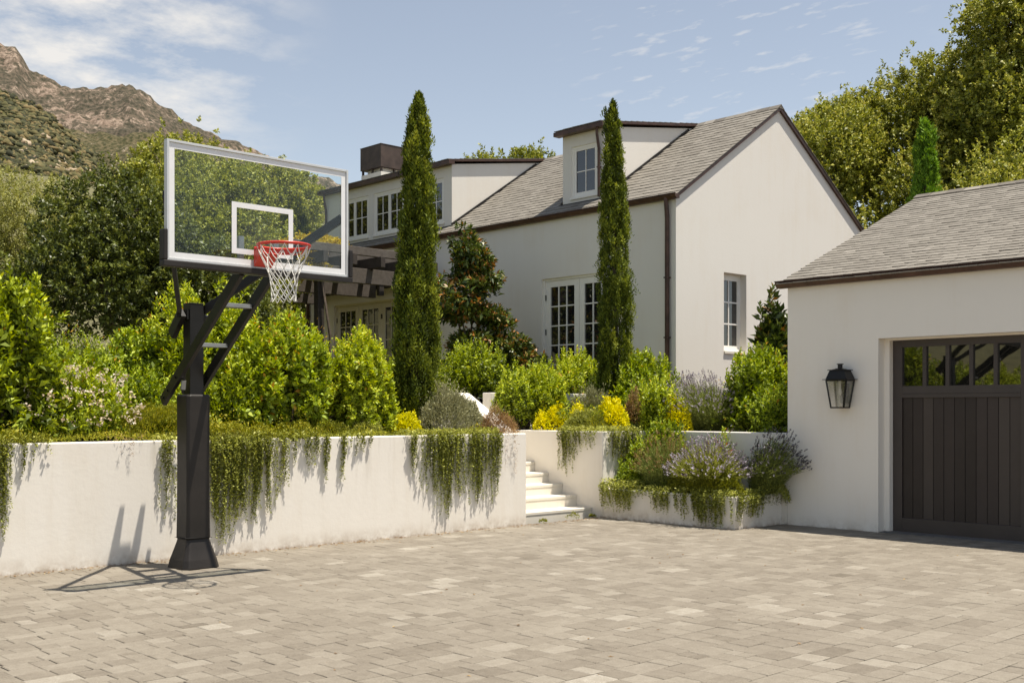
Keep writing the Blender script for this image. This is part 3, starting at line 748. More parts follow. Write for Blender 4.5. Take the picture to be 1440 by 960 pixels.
# ------------------------------------------------------------------ ground
def sheet(name, verts, faces, mat, label, cat, kind='structure', smooth=True):
    me = bpy.data.meshes.new(name); me.from_pydata(verts, [], faces); me.materials.append(mat)
    if smooth: me.polygons.foreach_set('use_smooth', [True]*len(faces))
    me.update(); o = bpy.data.objects.new(name, me); COL.objects.link(o)
    return tag(o, label, cat, kind=kind)
E4 = 5000
sheet('ground', [(-E4,-E4,-.12),(E4,-E4,-.12),(E4,E4,-.12),(-E4,E4,-.12)], [(0,1,2,3)], M['soil'], 'bare dry ground spreading to the horizon', 'ground')
rs2 = np.random.RandomState(11)
pv = MB()
y = -9.0
pv.quad((-9,-9,.0),(GX+.3,-9,.0),(GX+.3,11.5,.0),(-9,11.5,.0), 1, .2)
while y < 11.42:
    h = rs2.choice([.13, .16, .19, .23], p=[.2, .38, .3, .12]); x = -9-rs2.rand()*.4
    while x < GX+.0:
        wv = rs2.choice([.13, .17, .21, .26, .31], p=[.16, .26, .28, .2, .10]); x0, x1 = x, x+wv; x += wv
        y0, y1 = y, min(y+h, 11.42)
        if x1 > GX+.2: x1 = GX+.2
        if y > 9.0 and y < 11.4 and x0 > 12.62: continue
        if y0 < 9.0 < y1 and x1 > 12.6: y1 = 8.99 if x0 > 12.5 else y1
        if y >= 9.0 and x1 > 12.6 and x0 < 12.6: x1 = 12.6
        parts_ = [(y0, y1)] if (wv > .14 or rs2.rand() < .9) else [(y0, (y0+y1)/2), ((y0+y1)/2, y1)]
        for a, b in parts_:
            if b-a < .03 or x1-x0 < .03: continue
            g = .0022*rs2.uniform(.5,1.6); c = .006; zt = .0105+rs2.uniform(-.0016, .0016)
            ti = np.clip(.48+rs2.randn()*.08, 0, 1)
            if rs2.rand() < .05: ti = rs2.uniform(.62, .82)
            j = lambda: rs2.uniform(-.0018, .0018)
            A = [(x0+g+j(),a+g+j()),(x1-g+j(),a+g+j()),(x1-g+j(),b-g+j()),(x0+g+j(),b-g+j())]
            I = [(A[0][0]+c,A[0][1]+c),(A[1][0]-c,A[1][1]+c),(A[2][0]-c,A[2][1]-c),(A[3][0]+c,A[3][1]-c)]
            tz = [zt+rs2.uniform(-.0012, .0012) for _ in range(4)]
            vs = [(p[0],p[1],-.004) for p in A]+[(p[0],p[1],tz[i]-.004) for i, p in enumerate(A)]+[(p[0],p[1],tz[i]) for i, p in enumerate(I)]
            fs = [(8,9,10,11)]+[(i,(i+1)%4,4+(i+1)%4,4+i) for i in range(4)]+[(4+i,4+(i+1)%4,8+(i+1)%4,8+i) for i in range(4)]
            pv.add(vs, fs, 0, False, float(ti))
    y += h
o = pv.build('driveway', [M['paver'], M['sand']], None, origin=(0,0,0), tint=True)
tag(o, 'driveway of tumbled beige stone pavers in mixed sizes', 'driveway', kind='structure')

# planting beds and sloping land behind
def rect(x0, x1, y0, y1, z, vv, ff):
    b = len(vv); vv += [(x0,y0,z),(x1,y0,z),(x1,y1,z),(x0,y1,z)]; ff.append((b,b+1,b+2,b+3))
vv, ff = [], []
rect(-14, 10.745, 11.655, 12.625, 1.25, vv, ff); rect(12.83, 13.735, 11.635, 13.91, 1.25, vv, ff); rect(13.74, 44, 8.92, 13.91, 1.25, vv, ff)
sheet('planting_bed', vv, ff, M['soil'], 'dark soil of the lower planting beds behind the walls', 'planting bed', smooth=False)
vv, ff = [], []
rect(12.79, 13.735, 9.19, 11.41, .40, vv, ff)
sheet('planter_soil', vv, ff, M['soil'], 'soil inside the knee high planter', 'planting bed', smooth=False)
vv, ff = [], []
rect(-60, 10.75, 12.84, 15.2, 1.82, vv, ff); rect(12.61, 90, 14.11, 15.2, 1.82, vv, ff)
nx, ny = 90, 70
xs = np.linspace(-160, 160, nx); ys = 15.2+np.linspace(0, 1, ny)**1.7*250
b = len(vv)
for j in range(ny):
    for i in range(nx):
        hh = 1.82+.2*max(0, ys[j]-30)**1.02*min(1, 1)+.8*max(0, float(fbm(xs[i]*.03+9, ys[j]*.03, 4))-.45)*min(10, max(0, ys[j]-28))
        vv.append((float(xs[i]), float(ys[j]), hh))
for j in range(ny-1):
    for i in range(nx-1):
        q = b+j*nx+i; ff.append((q, q+1, q+nx+1, q+nx))
landm = simple('dry_bank', (.12, .11, .045), .95, noise=.5, nscale=1.2, bump=1, bscale=8)
sheet('upper_terrace', vv, ff, landm, 'planted upper terrace rising into a dry bank behind the house', 'terrain')

# ------------------------------------------------------------------ mountains
CA, SA = .7284, .6851
def ang(px): return (px-720)/1580.0
def hill(name, label, prof, d0, d1, npx, nr, px0, px1, amp, seed, mat, fallback=.25, ridge_f=1.0):
    """real terrain in the fan of directions px0..px1; crest height profile (photo column, row) at distance d1"""
    px = np.linspace(px0, px1, npx); t = np.linspace(0, 1+fallback, nr)
    px_p = np.array([p[0] for p in prof], float); y_p = np.array([p[1] for p in prof], float)
    crest = (575-np.interp(px, px_p, y_p))/1580*d1+1.64
    PXg, T = np.meshgrid(px, t)
    D = d0+(d1-d0)*T
    cx = (PXg-720)/1580
    X = D*(cx*CA+SA); Y = D*(-cx*SA+CA)
    C = np.tile(crest, (nr, 1))
    base = 2.0
    prof_t = np.where(T <= 1, T**1.05, np.maximum(0, 1-(T-1)*.9))
    Z = base+(C-base)*prof_t
    n1 = fbm(X/(d1*.09)+seed, Y/(d1*.09), 6, seed, .55)-.5
    rid = 1-np.abs(2*fbm(X/(d1*.14)+3+seed, Y/(d1*.14)+5, 5, seed+5, .5)-1)
    fine = fbm(X/(d1*.012), Y/(d1*.012), 4, seed+9, .6)-.5
    env = np.clip(T*3, 0, 1)
    Z = Z+env*(n1*amp*d1*.10*np.clip(1.15-T, .12, 1) - (rid-.8)*amp*d1*.05*ridge_f*np.clip(1.1-T, .1, 1) + fine*amp*d1*.012)
    verts = np.stack([X, Y, Z], -1).reshape(-1, 3)
    I = np.arange(nr*npx).reshape(nr, npx)
    q = np.stack([I[:-1,:-1], I[:-1,1:], I[1:,1:], I[1:,:-1]], -1).reshape(-1, 4)
    me = bpy.data.meshes.new(name); me.vertices.add(len(verts)); me.vertices.foreach_set('co', verts.ravel())
    me.loops.add(q.size); me.loops.foreach_set('vertex_index', q.ravel().astype(np.int32))
    me.polygons.add(len(q)); me.polygons.foreach_set('loop_start', np.arange(0, q.size, 4, dtype=np.int32))
    me.polygons.foreach_set('use_smooth', np.ones(len(q), bool))
    me.update(calc_edges=True); me.validate(); me.materials.append(mat)
    o = bpy.data.objects.new(name, me); COL.objects.link(o); tag(o, label, 'mountain', kind='structure')
    return verts.reshape(nr, npx, 3)

def hillmat(name, scale, rockmin, brush, rock, stretch=(1, 1, .5)):
    m, nt, out = newmat(name)
    p = N(nt, 'ShaderNodeBsdfPrincipled', Roughness=.95); p.inputs['Specular IOR Level'].default_value = .1
    tc = N(nt, 'ShaderNodeTexCoord')
    mp = N(nt, 'ShaderNodeMapping'); mp.inputs['Scale'].default_value = tuple(scale*s for s in stretch); L(nt, tc.outputs['Object'], mp.inputs['Vector'])
    big = N(nt, 'ShaderNodeTexNoise', Scale=.35, Detail=5.0, Roughness=.6); L(nt, mp.outputs[0], big.inputs['Vector'])
    mid = N(nt, 'ShaderNodeTexNoise', Scale=3.0, Detail=8.0, Roughness=.7); L(nt, mp.outputs[0], mid.inputs['Vector'])
    vo = N(nt, 'ShaderNodeTexVoronoi', Scale=5.0); L(nt, mp.outputs[0], vo.inputs['Vector'])
    # brush: clumps dark on tan
    br = ramp(nt, [(.0, brush[0]), (.3, brush[1]), (.55, brush[2]), (.8, brush[3])]); L(nt, vo.outputs['Distance'], br.inputs[0])
    rk = ramp(nt, [(.3, rock[0]), (.5, rock[1]), (.65, rock[2])]); L(nt, mid.outputs['Fac'], rk.inputs[0])
    mm = N(nt, 'ShaderNodeMath', operation='MULTIPLY'); L(nt, big.outputs['Fac'], mm.inputs[0]); L(nt, mid.outputs['Fac'], mm.inputs[1])
    mk = ramp(nt, [(rockmin, (0,)*3), (rockmin+.07, (1,)*3)]); L(nt, mm.outputs[0], mk.inputs[0])
    mx = N(nt, 'ShaderNodeMixRGB'); L(nt, mk.outputs[0], mx.inputs[0]); L(nt, br.outputs[0], mx.inputs[1]); L(nt, rk.outputs[0], mx.inputs[2])
    L(nt, mx.outputs[0], p.inputs['Base Color'])
    b = N(nt, 'ShaderNodeBump', Strength=1.0, Distance=.35/scale*1.0); L(nt, mid.outputs['Fac'], b.inputs['Height']); L(nt, b.outputs[0], p.inputs['Normal'])
    L(nt, p.outputs[0], out.inputs[0]); return m
hm_far = hillmat('far_mountain_rock_and_hazed_brush', .022, .262, [(.05,.05,.036),(.075,.07,.048),(.115,.098,.07),(.165,.13,.095)], [(.18,.125,.09),(.28,.205,.155),(.42,.33,.255)])  # brush darks lifted: distance haze is put into the colour
hm_mid = hillmat('mid_hill_brush', .045, .31, [(.035,.042,.02),(.07,.07,.033),(.12,.105,.055),(.17,.14,.08)], [(.22,.16,.11),(.34,.27,.2),(.46,.38,.29)])
hm_near = hillmat('near_hill_brush', .09, .30, [(.03,.04,.015),(.065,.075,.025),(.12,.115,.045),(.18,.15,.07)], [(.25,.18,.11),(.4,.32,.22),(.55,.46,.34)])
far_prof = [(-900,-40),(-300,10),(-120,30),(0,58),(22,64),(45,92),(70,106),(90,117),(118,119),(135,124),(165,125),(185,125),(203,134),(222,150),(248,164),(275,181),(300,190),(345,206),(420,240),(495,262),(540,290),(640,360),(760,450),(1000,500),(1500,520),(2200,500)]
mid_prof = [(-900,150),(-100,150),(0,172),(60,172),(95,180),(150,186),(230,188),(300,200),(360,235),(450,290),(600,420),(900,500),(1500,530),(2200,520)]
near_prof = [(-900,40),(-200,90),(-60,112),(0,124),(30,140),(60,152),(92,184),(130,215),(160,245),(200,285),(260,345),(400,440),(700,520),(1500,540),(2200,530)]
hill('far_mountain', 'distant bare rocky mountain ridge under the sky', far_prof, 1500, 2700, 620, 160, -900, 2200, 1.0, 3, hm_far, ridge_f=1.8)
hill('middle_hill', 'scrub covered shoulder below the rocky ridge', mid_prof, 850, 1400, 520, 90, -900, 2200, .8, 21, hm_mid)
HV = hill('near_hillside', 'nearest hillside with brush and pale boulders', near_prof, 330, 800, 520, 110, -900, 2200, .7, 40, hm_near)

def tri_blobs(name, pos, size, mat, label, cat, seed, squash=.7, sub=True):
    """many lumpy low bodies as one stuff object"""
    r = np.random.RandomState(seed)
    bmv = []; t = (1+5**.5)/2
    base = np.array([(-1,t,0),(1,t,0),(-1,-t,0),(1,-t,0),(0,-1,t),(0,1,t),(0,-1,-t),(0,1,-t),(t,0,-1),(t,0,1),(-t,0,-1),(-t,0,1)], float)/1.9
    fc = np.array([(0,11,5),(0,5,1),(0,1,7),(0,7,10),(0,10,11),(1,5,9),(5,11,4),(11,10,2),(10,7,6),(7,1,8),(3,9,4),(3,4,2),(3,2,6),(3,6,8),(3,8,9),(4,9,5),(2,4,11),(6,2,10),(8,6,7),(9,8,1)])
    # one subdivision
    vs = [tuple(v) for v in base]; cache = {}
    def md(a, b):
        k = (min(a,b), max(a,b))
        if k not in cache:
            m_ = (np.array(vs[a])+np.array(vs[b]))/2; m_ = m_/np.linalg.norm(m_)*np.linalg.norm(base[0]); vs.append(tuple(m_)); cache[k] = len(vs)-1
        return cache[k]
    nf = []
    for a, b, c in fc:
        x, y_, z = md(a,b), md(b,c), md(c,a); nf += [(a,x,z),(b,y_,x),(c,z,y_),(x,y_,z)]
    if sub: base = np.array(vs); fc = np.array(nf)
    k = len(base); n = len(pos)
    V = base[None]*(1+r.uniform(-.38, .38, (n, k, 1)))*size[:, None, None]*np.stack([r.uniform(.8,1.3,n), r.uniform(.8,1.3,n), np.full(n, squash)*r.uniform(.8,1.2,n)], -1)[:, None, :]
    V = V+pos[:, None, :]
    Fc = (fc[None]+np.arange(n)[:, None, None]*k).reshape(-1, 3)
    me = bpy.data.meshes.new(name); me.vertices.add(n*k); me.vertices.foreach_set('co', V.ravel())
    me.loops.add(Fc.size); me.loops.foreach_set('vertex_index', Fc.ravel().astype(np.int32))
    me.polygons.add(len(Fc)); me.polygons.foreach_set('loop_start', np.arange(0, Fc.size, 3, dtype=np.int32))
    me.update(calc_edges=True); me.materials.append(mat)
    at = me.attributes.new('tint', 'FLOAT', 'FACE'); tt = np.repeat(r.rand(n), len(fc))+r.uniform(-.1,.1,n*len(fc)); at.data.foreach_set('value', np.clip(tt,0,1))
    o = bpy.data.objects.new(name, me); COL.objects.link(o); return tag(o, label, cat, kind='stuff')
def scatter_on(HV, n, seed, px_lim=(0.2, .62), tmin=.15, tmax=1.0):
    r = np.random.RandomState(seed); nr, npx, _ = HV.shape
    j = (nr-1)*(.0+ .8*r.uniform(tmin, tmax, n)); i = (npx-1)*r.uniform(px_lim[0], px_lim[1], n)
    j0 = j.astype(int).clip(0, nr-2); i0 = i.astype(int).clip(0, npx-2); fj = (j-j0)[:, None]; fi = (i-i0)[:, None]
    return (HV[j0,i0]*(1-fi)+HV[j0,i0+1]*fi)*(1-fj)+(HV[j0+1,i0]*(1-fi)+HV[j0+1,i0+1]*fi)*fj
scrubmat = tinted('scrub_green', [(0, (.03,.032,.017)), (.4, (.06,.062,.026)), (.7, (.11,.10,.04)), (1, (.20,.145,.065))], rough=.95, nscale=.9, namt=.2, bump=1, bscale=3, dist=.2)
bouldermat = tinted('boulder_rock', [(0, (.22,.16,.10)), (.5, (.36,.28,.19)), (1, (.52,.44,.33))], rough=.9, nscale=.5, namt=.3, bump=.8, bscale=2, dist=.2)
pp = scatter_on(HV, 60000, 5, (.24, .40)); msk = (fbm(pp[:,0]/55, pp[:,1]/55, 4, 31)+.25*np.random.RandomState(8).rand(len(pp))) > .56; pp = pp[msk]
tri_blobs('hillside_scrub', pp+np.array([0,0,.2]), np.random.RandomState(1).gamma(3, .36, len(pp))+.3, scrubmat, 'low chaparral bushes dotting the near hillside', 'scrub', 5, .75, False)
pp = scatter_on(HV, 2600, 6, (.24, .42)); msk = fbm(pp[:,0]/60, pp[:,1]/60, 3, 77) > .56; pp = pp[msk]
tri_blobs('hillside_boulders', pp, np.random.RandomState(2).gamma(1.6, .55, len(pp)).clip(0, 2.6)+.4, bouldermat, 'pale boulders scattered among the brush of the near hillside', 'boulders', 6, .8)

# ------------------------------------------------------------------ foliage
def unit(a): return a/np.maximum(1e-9, np.linalg.norm(a, axis=-1, keepdims=True))
def leaf_object(name, P, D, Ln, Wd, tint, mat, parent=None, origin=None, seed=0, fold=.25, droop=.12, flat=.3):
    """n small folded leaves: P base, D direction, as one mesh"""
    r = np.random.RandomState(seed); n = len(P); D = unit(D)
    rnd = r.normal(size=(n, 3)); rnd[:, 2] += flat*3
    S = unit(np.cross(D, rnd)); Nn = np.cross(S, D); Nn *= np.where(Nn[:, 2:3] < 0, -1, 1)
    Ln = np.broadcast_to(Ln, (n,))[:, None]; Wd = np.broadcast_to(Wd, (n,))[:, None]
    tip = P+D*Ln-Nn*Ln*droop; mid = P+D*Ln*.48
    a = mid+S*Wd*.5+Nn*Wd*fold; b = mid-S*Wd*.5+Nn*Wd*fold
    V = np.stack([P, a, tip, b], 1).reshape(-1, 3)
    org = ORG[parent.name] if parent is not None else Vector(origin or (0,0,0))
    V = V-np.array(org)
    me = bpy.data.meshes.new(name); me.vertices.add(4*n); me.vertices.foreach_set('co', V.ravel())
    me.loops.add(4*n); me.loops.foreach_set('vertex_index', np.arange(4*n, dtype=np.int32))
    me.polygons.add(n); me.polygons.foreach_set('loop_start', np.arange(0, 4*n, 4, dtype=np.int32))
    me.update(calc_edges=True); me.materials.append(mat)
    at = me.attributes.new('tint', 'FLOAT', 'FACE'); at.data.foreach_set('value', np.clip(tint, 0, 1).astype(np.float32))
    o = bpy.data.objects.new(name, me); COL.objects.link(o); ORG[o.name] = org
    if parent is not None: o.parent = parent
    else: o.location = org
    return o

def lobes(seed, n=7, amp=.28):
    r = np.random.RandomState(seed); c = unit(r.normal(size=(n, 3))); a = r.uniform(-amp, amp, n); k = r.uniform(3, 7, n)
    def f(d):
        s = np.ones(len(d))
        for i in range(n): s = s+a[i]*np.exp(k[i]*(d@c[i]-1))
        return s
    return f

def shoots(c, rad, nshoot, per, L0, W0, seed, up=.5, out=.8, rnd=.5, shell=.55, slen=.22, ang=(30, 75), tbase=.35, tyoung=.45, lower=-.6, amp=.3, tipup=True, tvar=.16, gaps=.0, stray=.06):
    """leafy shoots filling a lobed ellipsoid crown"""
    r = np.random.RandomState(seed); c = np.array(c, float); rad = np.array(rad, float)
    d = unit(r.normal(size=(int(nshoot*1.6), 3))); d = d[d[:, 2] > lower][:nshoot]; m = len(d)
    lf = lobes(seed, amp=amp)(d)
    k = 1-shell*r.rand(m)**1.6
    k = k*np.where(r.rand(m) < stray, r.uniform(1.05, 1.22, m), 1)
    if gaps > 0:
        g = fbm(np.arctan2(d[:,1], d[:,0])*2.2+seed, d[:,2]*3+9, 3, seed)
        keep = g > gaps; d, lf, k = d[keep], lf[keep], k[keep]; m = len(d)
    tip = c+d*rad*lf[:, None]*k[:, None]
    ax = unit(unit(d*rad)*out+np.array([0, 0, up])+r.normal(size=(m, 3))*rnd)
    young = r.rand(m)*.8+.2
    young = young*np.clip(.35+1.5*(fbm(d[:, 0]*2.6+seed*1.7, d[:, 2]*2.6+d[:, 1]*1.9, 3, seed)-.15), .2, 1.25)
    sl = slen*r.uniform(.6, 1.4, m)
    e1 = unit(np.cross(ax, r.normal(size=(m, 3)))); e2 = np.cross(ax, e1)
    j = (np.arange(per)+.5)/per
    ph = (np.arange(per)*2.399)[None, :]+r.rand(m)[:, None]*6.28
    th = np.radians(ang[0]+(ang[1]-ang[0])*j)[None, :]+r.normal(size=(m, per))*.2
    P = tip[:, None, :]-ax[:, None, :]*(sl[:, None]*j[None, :])[..., None]
    rad_ = e1[:, None, :]*np.cos(ph)[..., None]+e2[:, None, :]*np.sin(ph)[..., None]
    Dv = ax[:, None, :]*np.cos(th)[..., None]+rad_*np.sin(th)[..., None]
    sz = (.65+.5*j)[None, :]*r.uniform(.75, 1.2, (m, per))
    ti = tbase+tyoung*(1-j)[None, :]*young[:, None]+r.normal(size=(m, per))*tvar
    return P.reshape(-1, 3), Dv.reshape(-1, 3), (sz*L0).ravel(), (sz*W0).ravel(), ti.ravel(), tip

def limbs(mb, base, c, rad, tips, r0, nl, seed, wob=.12, first=.15):
    r = random.Random(seed); base = Vector(base); c = Vector(c); nt = len(tips)
    for i in range(nl):
        t = Vector(tips[r.randrange(nt)]); t = c+(t-c)*.82
        b = base+Vector((r.uniform(-1,1)*r0, r.uniform(-1,1)*r0, 0))
        pts = [b]; 
        for k in range(1, 6):
            f = k/5; p = b.lerp(t, f); p.z = b.z+(t.z-b.z)*(f**.8)
            p += Vector((r.uniform(-1,1), r.uniform(-1,1), r.uniform(-.5,.5)))*wob*max(rad)*(1-abs(2*f-1)*.5)
            pts.append(p)
        mb.tube(pts, [r0*(1-.82*k/5)*r.uniform(.7, 1) for k in range(6)], 6, 0, caps=False)

def shrub(name, label, cat, base, rx, ry, h, nshoot, per, L0, W0, mat, seed, z0=.0, group=None, trunk_r=.02, nl=9, parts=('foliage', 'stems'), lead=.24, **kw):
    """base = ground point; crown fills from z0*h to h, with upright leaders breaking the outline"""
    t = thing(name, label, cat, base, group)
    kw.setdefault('amp', .7); kw.setdefault('lower', -.85); kw.setdefault('shell', .6); kw.setdefault('gaps', .37); kw.setdefault('tyoung', .42); kw.setdefault('tvar', .2)
    L0 *= 1.22; W0 *= 1.25; kw['tbase'] = kw.get('tbase', .35)-.04+random.Random(seed*3+1).uniform(-.15, .07); nshoot = int(nshoot*.85); kw['up'] = kw.get('up', .5)+.3; kw.setdefault('ang', (24, 66))
    cz = base[2]+h*(z0+(1-z0)*.42); c = (base[0], base[1], cz)
    rr = random.Random(seed*11+3); sets = []; ns = 5 if h > .7 else 4      # several stems, each with its own lobe
    for q in range(ns):
        an = 6.283*(q+rr.uniform(-.3, .3))/ns; dd = rr.uniform(.42, .78) if q else .12
        hf = rr.uniform(.58, .92) if q else 1.0; wf = rr.uniform(.46, .72)
        hq = h*hf; k3 = dict(kw); k3['tbase'] = kw['tbase']+rr.uniform(-.07, .07)
        sets.append(shoots((base[0]+rx*dd*math.cos(an), base[1]+ry*dd*math.sin(an), base[2]+hq*(z0+(1-z0)*.46)), (rx*wf, ry*wf, hq*(1-z0)*.52), int(nshoot*1.55/ns), per, L0, W0, seed+q*3, **k3))
    if lead:      # leaders
        k2 = dict(kw); k2.update(lower=.25, up=1.6, rnd=.22, out=.5, shell=.25, amp=.2); k2['slen'] = kw.get('slen', .22)*1.5; k2['gaps'] = 0; k2['tbase'] = kw.get('tbase', .35)+.1
        sets.append(shoots((c[0], c[1], cz+h*.05), (rx*.95, ry*.9, h*(1-z0)*.56), int(nshoot*lead), per+3, L0, W0, seed+7, **k2))
    P, D, Ln, Wd, ti = [np.concatenate([s_[q] for s_ in sets]) for q in range(5)]; tips = np.concatenate([s_[5] for s_ in sets])
    ok = P[:, 2] > base[2]+.01
    rq = np.random.RandomState(seed+5).rand(len(ti)); ti = np.where((ti > .95) & (rq > .2), .80+.15*rq, ti)
    leaf_object(parts[0], P[ok], D[ok], Ln[ok], Wd[ok], ti[ok], mat, t, seed=seed)
    mb = MB(); limbs(mb, base, c, (rx, ry, h), tips, trunk_r, nl+6, seed)
    mb.build(parts[1], M['bark'], t)
    return t

def bloom(parent, c, rad, n, size, mat, seed, name='blossom', lower=0.0, amp=.25):
    """flower clusters on the outside of a crown"""
    r = np.random.RandomState(seed); d = unit(r.normal(size=(n*3, 3))); d = d[d[:, 2] > lower][:n]
    P0 = np.array(c)+d*np.array(rad)*r.uniform(.82, 1.05, len(d))[:, None]
    k = 9; P = np.repeat(P0, k, 0)+r.normal(size=(len(P0)*k, 3))*size*.6; D = r.normal(size=(len(P), 3))+np.repeat(d, k, 0)
    leaf_object(name, P, D, size, size*.8, r.rand(len(P)), mat, parent, seed=seed)

def cypress(label, base, h, rmax, nshoot, seed, per=12, L0=.05, W0=.017, lean=(0, 0), tb=0, mat=None):
    t = thing('cypress_tree', label, 'cypress', base, 'slim cypress trees')
    r = np.random.RandomState(seed); m = nshoot
    z = r.rand(m)**.9; a = r.rand(m)*2*np.pi
    prof = (.74+.26*np.minimum(1, z/.12))*np.minimum(1, ((1-z)/.5))**.5*(1-.14*z)
    prof = prof*(1+.95*(fbm(np.cos(a)*1.6+seed, np.sin(a)*1.6+z*4.5, 4, seed, .6)-.5)+.06*np.sin(a*6+z*5))
    rr_ = rmax*prof*(1-.45*r.rand(m)**2)
    rr_ *= np.where(r.rand(m) < .10, r.uniform(1.05, 1.4, m), 1)
    tip = np.stack([base[0]+rr_*np.cos(a)+lean[0]*z, base[1]+rr_*np.sin(a)+lean[1]*z, base[2]+.12+z*(h-.12)], -1)
    outv = np.stack([np.cos(a), np.sin(a), np.zeros(m)], -1)
    # flame-like plumes standing off the column
    npl = int(34*h*max(1, rmax/.3)); zi = r.rand(npl)**.95*.97; ai = r.rand(npl)*6.283
    pr = rmax*(.74+.26*np.minimum(1, zi/.12))*np.minimum(1, (1-zi)/.5)**.5*(1-.14*zi)*r.uniform(.72, 1.0, npl)
    pl = r.uniform(.22, .55, npl)*(1-.35*zi)*(h/5); po = r.uniform(.04, .20, npl)
    pb = np.stack([base[0]+pr*np.cos(ai)+lean[0]*zi, base[1]+pr*np.sin(ai)+lean[1]*zi, base[2]+.1+zi*(h-.3)], -1)
    pd = unit(np.stack([np.cos(ai)*po, np.sin(ai)*po, np.ones(npl)], -1)+r.normal(size=(npl, 3))*.05)
    kp = r.randint(0, npl, m); inp = r.rand(m) < .6; f = r.rand(m)
    ptip = pb[kp]+pd[kp]*(pl[kp]*f)[:, None]+r.normal(size=(m, 3))*(.045*(1.05-f)*max(1, rmax/.3))[:, None]
    tip = np.where(inp[:, None], ptip, tip); z = np.where(inp, zi[kp], z); ptint = r.normal(size=npl)*.16
    ax = unit(outv*r.uniform(.05, .38, m)[:, None]+np.array([0, 0, 1.0])+r.normal(size=(m, 3))*.11)
    sl = r.uniform(.12, .30, m)*(1-.4*z); j = (np.arange(per)+.5)/per
    e1 = unit(np.cross(ax, r.normal(size=(m, 3)))); e2 = np.cross(ax, e1)
    ph = (np.arange(per)*2.399)[None]+r.rand(m)[:, None]*6.28; th = np.radians(18+28*j)[None]+r.normal(size=(m, per))*.12
    P = tip[:, None]-ax[:, None]*(sl[:, None]*j[None])[..., None]
    rad_ = e1[:, None]*np.cos(ph)[..., None]+e2[:, None]*np.sin(ph)[..., None]
    P = P+rad_*(.025*j)[None, :, None]
    Dv = ax[:, None]*np.cos(th)[..., None]+rad_*np.sin(th)[..., None]
    clump = fbm(a*2.5, z*14, 3, seed+3)
    ti = .36+tb+.42*(1-j)[None]*r.rand(m)[:, None]+(clump[:, None]-.5)*.6+np.where(inp, ptint[kp]+.12*f, -.08)[:, None]+r.normal(size=(m, per))*.1
    leaf_object('foliage', P.reshape(-1, 3), Dv.reshape(-1, 3), L0*r.uniform(.7, 1.3, m*per), W0*r.uniform(.8, 1.3, m*per), ti.ravel(), mat or M['lf_cypress'], t, seed=seed, fold=.15)
    mb = MB(); mb.tube([Vector(base), Vector(base)+Vector((lean[0]*.5, lean[1]*.5, h*.5)), Vector(base)+Vector((lean[0]*.95, lean[1]*.95, h*.93))], [rmax*.22, rmax*.15, .01], 8, 0)
    mb.build('trunk', M['bark'], t); return t

def tree(name, label, cat, base, crown, nl, mat, seed, L0, W0, per, trunk_r, group=None, **kw):
    """crown = list of (dx,dy,z,rx,ry,rz,nshoot) lobes"""
    t = thing(name, label, cat, base, group); arr = [[] for _ in range(5)]; mb = MB()
    top = max(c[2] for c in crown)
    fork = Vector(base)+Vector((0, 0, (min(c[2] for c in crown)-0)*.45))
    mb.tube([Vector(base)-Vector((0,0,.2)), Vector(base).lerp(fork, .5)+Vector((.08,.05,0)), fork], [trunk_r*1.25, trunk_r, trunk_r*.8], 10, 0)
    for i, (dx, dy, z, rx, ry, rz, ns) in enumerate(crown):
        c = (base[0]+dx, base[1]+dy, base[2]+z)
        o = shoots(c, (rx, ry, rz), ns, per, L0, W0, seed+i*13, **kw)
        for q in range(5): arr[q].append(o[q])
        cv = Vector(c)
        mb.tube([fork, fork.lerp(cv, .5)+Vector((random.uniform(-.3,.3), random.uniform(-.3,.3), .1)), cv], [trunk_r*.6, trunk_r*.4, trunk_r*.22], 7, 0, caps=False)
        limbs(mb, cv, c, (rx, ry, rz), o[5], trunk_r*.16, nl, seed+i)
    P, D, Ln, Wd, ti = [np.concatenate(a) for a in arr]
    leaf_object('crown', P, D, Ln, Wd, ti, mat, t, seed=seed)
    mb.build('trunk', M['bark'], t); return t

def mound(name, label, cat, base, rx, ry, h, n, L0, W0, mat, seed, parent=None, group=None, up=1.0, jit=.5, tb=.5, tv=.2):
    """low cushion of upright leaves over a dome"""
    t = thing(name, label, cat, base, group)
    r = np.random.RandomState(seed); a = r.rand(n)*6.283; q = np.sqrt(r.rand(n))
    lump = .45+1.1*fbm(np.cos(a)*q*2.6+seed, np.sin(a)*q*2.6, 4, seed, .6)
    z = h*np.sqrt(np.maximum(0, 1-q**2))*lump*(1-.35*r.rand(n)**2)
    ew = 1+.45*(fbm(np.cos(a)*1.7+seed*.7+5, np.sin(a)*1.7, 3, seed+2)-.5)*2; P = np.stack([base[0]+rx*q*np.cos(a)*ew, base[1]+ry*q*np.sin(a)*ew, base[2]+z+(r.rand(n) < .05)*r.rand(n)*h*.3], -1)
    D = np.stack([np.cos(a)*q*.9, np.sin(a)*q*.9, np.full(n, up)], -1)+r.normal(size=(n, 3))*jit
    leaf_object('foliage', P, D, L0*r.uniform(.6, 1.3, n), W0*r.uniform(.7, 1.2, n), tb+r.normal(size=n)*tv+(lump-1)*.5, mat, t, seed=seed)
    return t

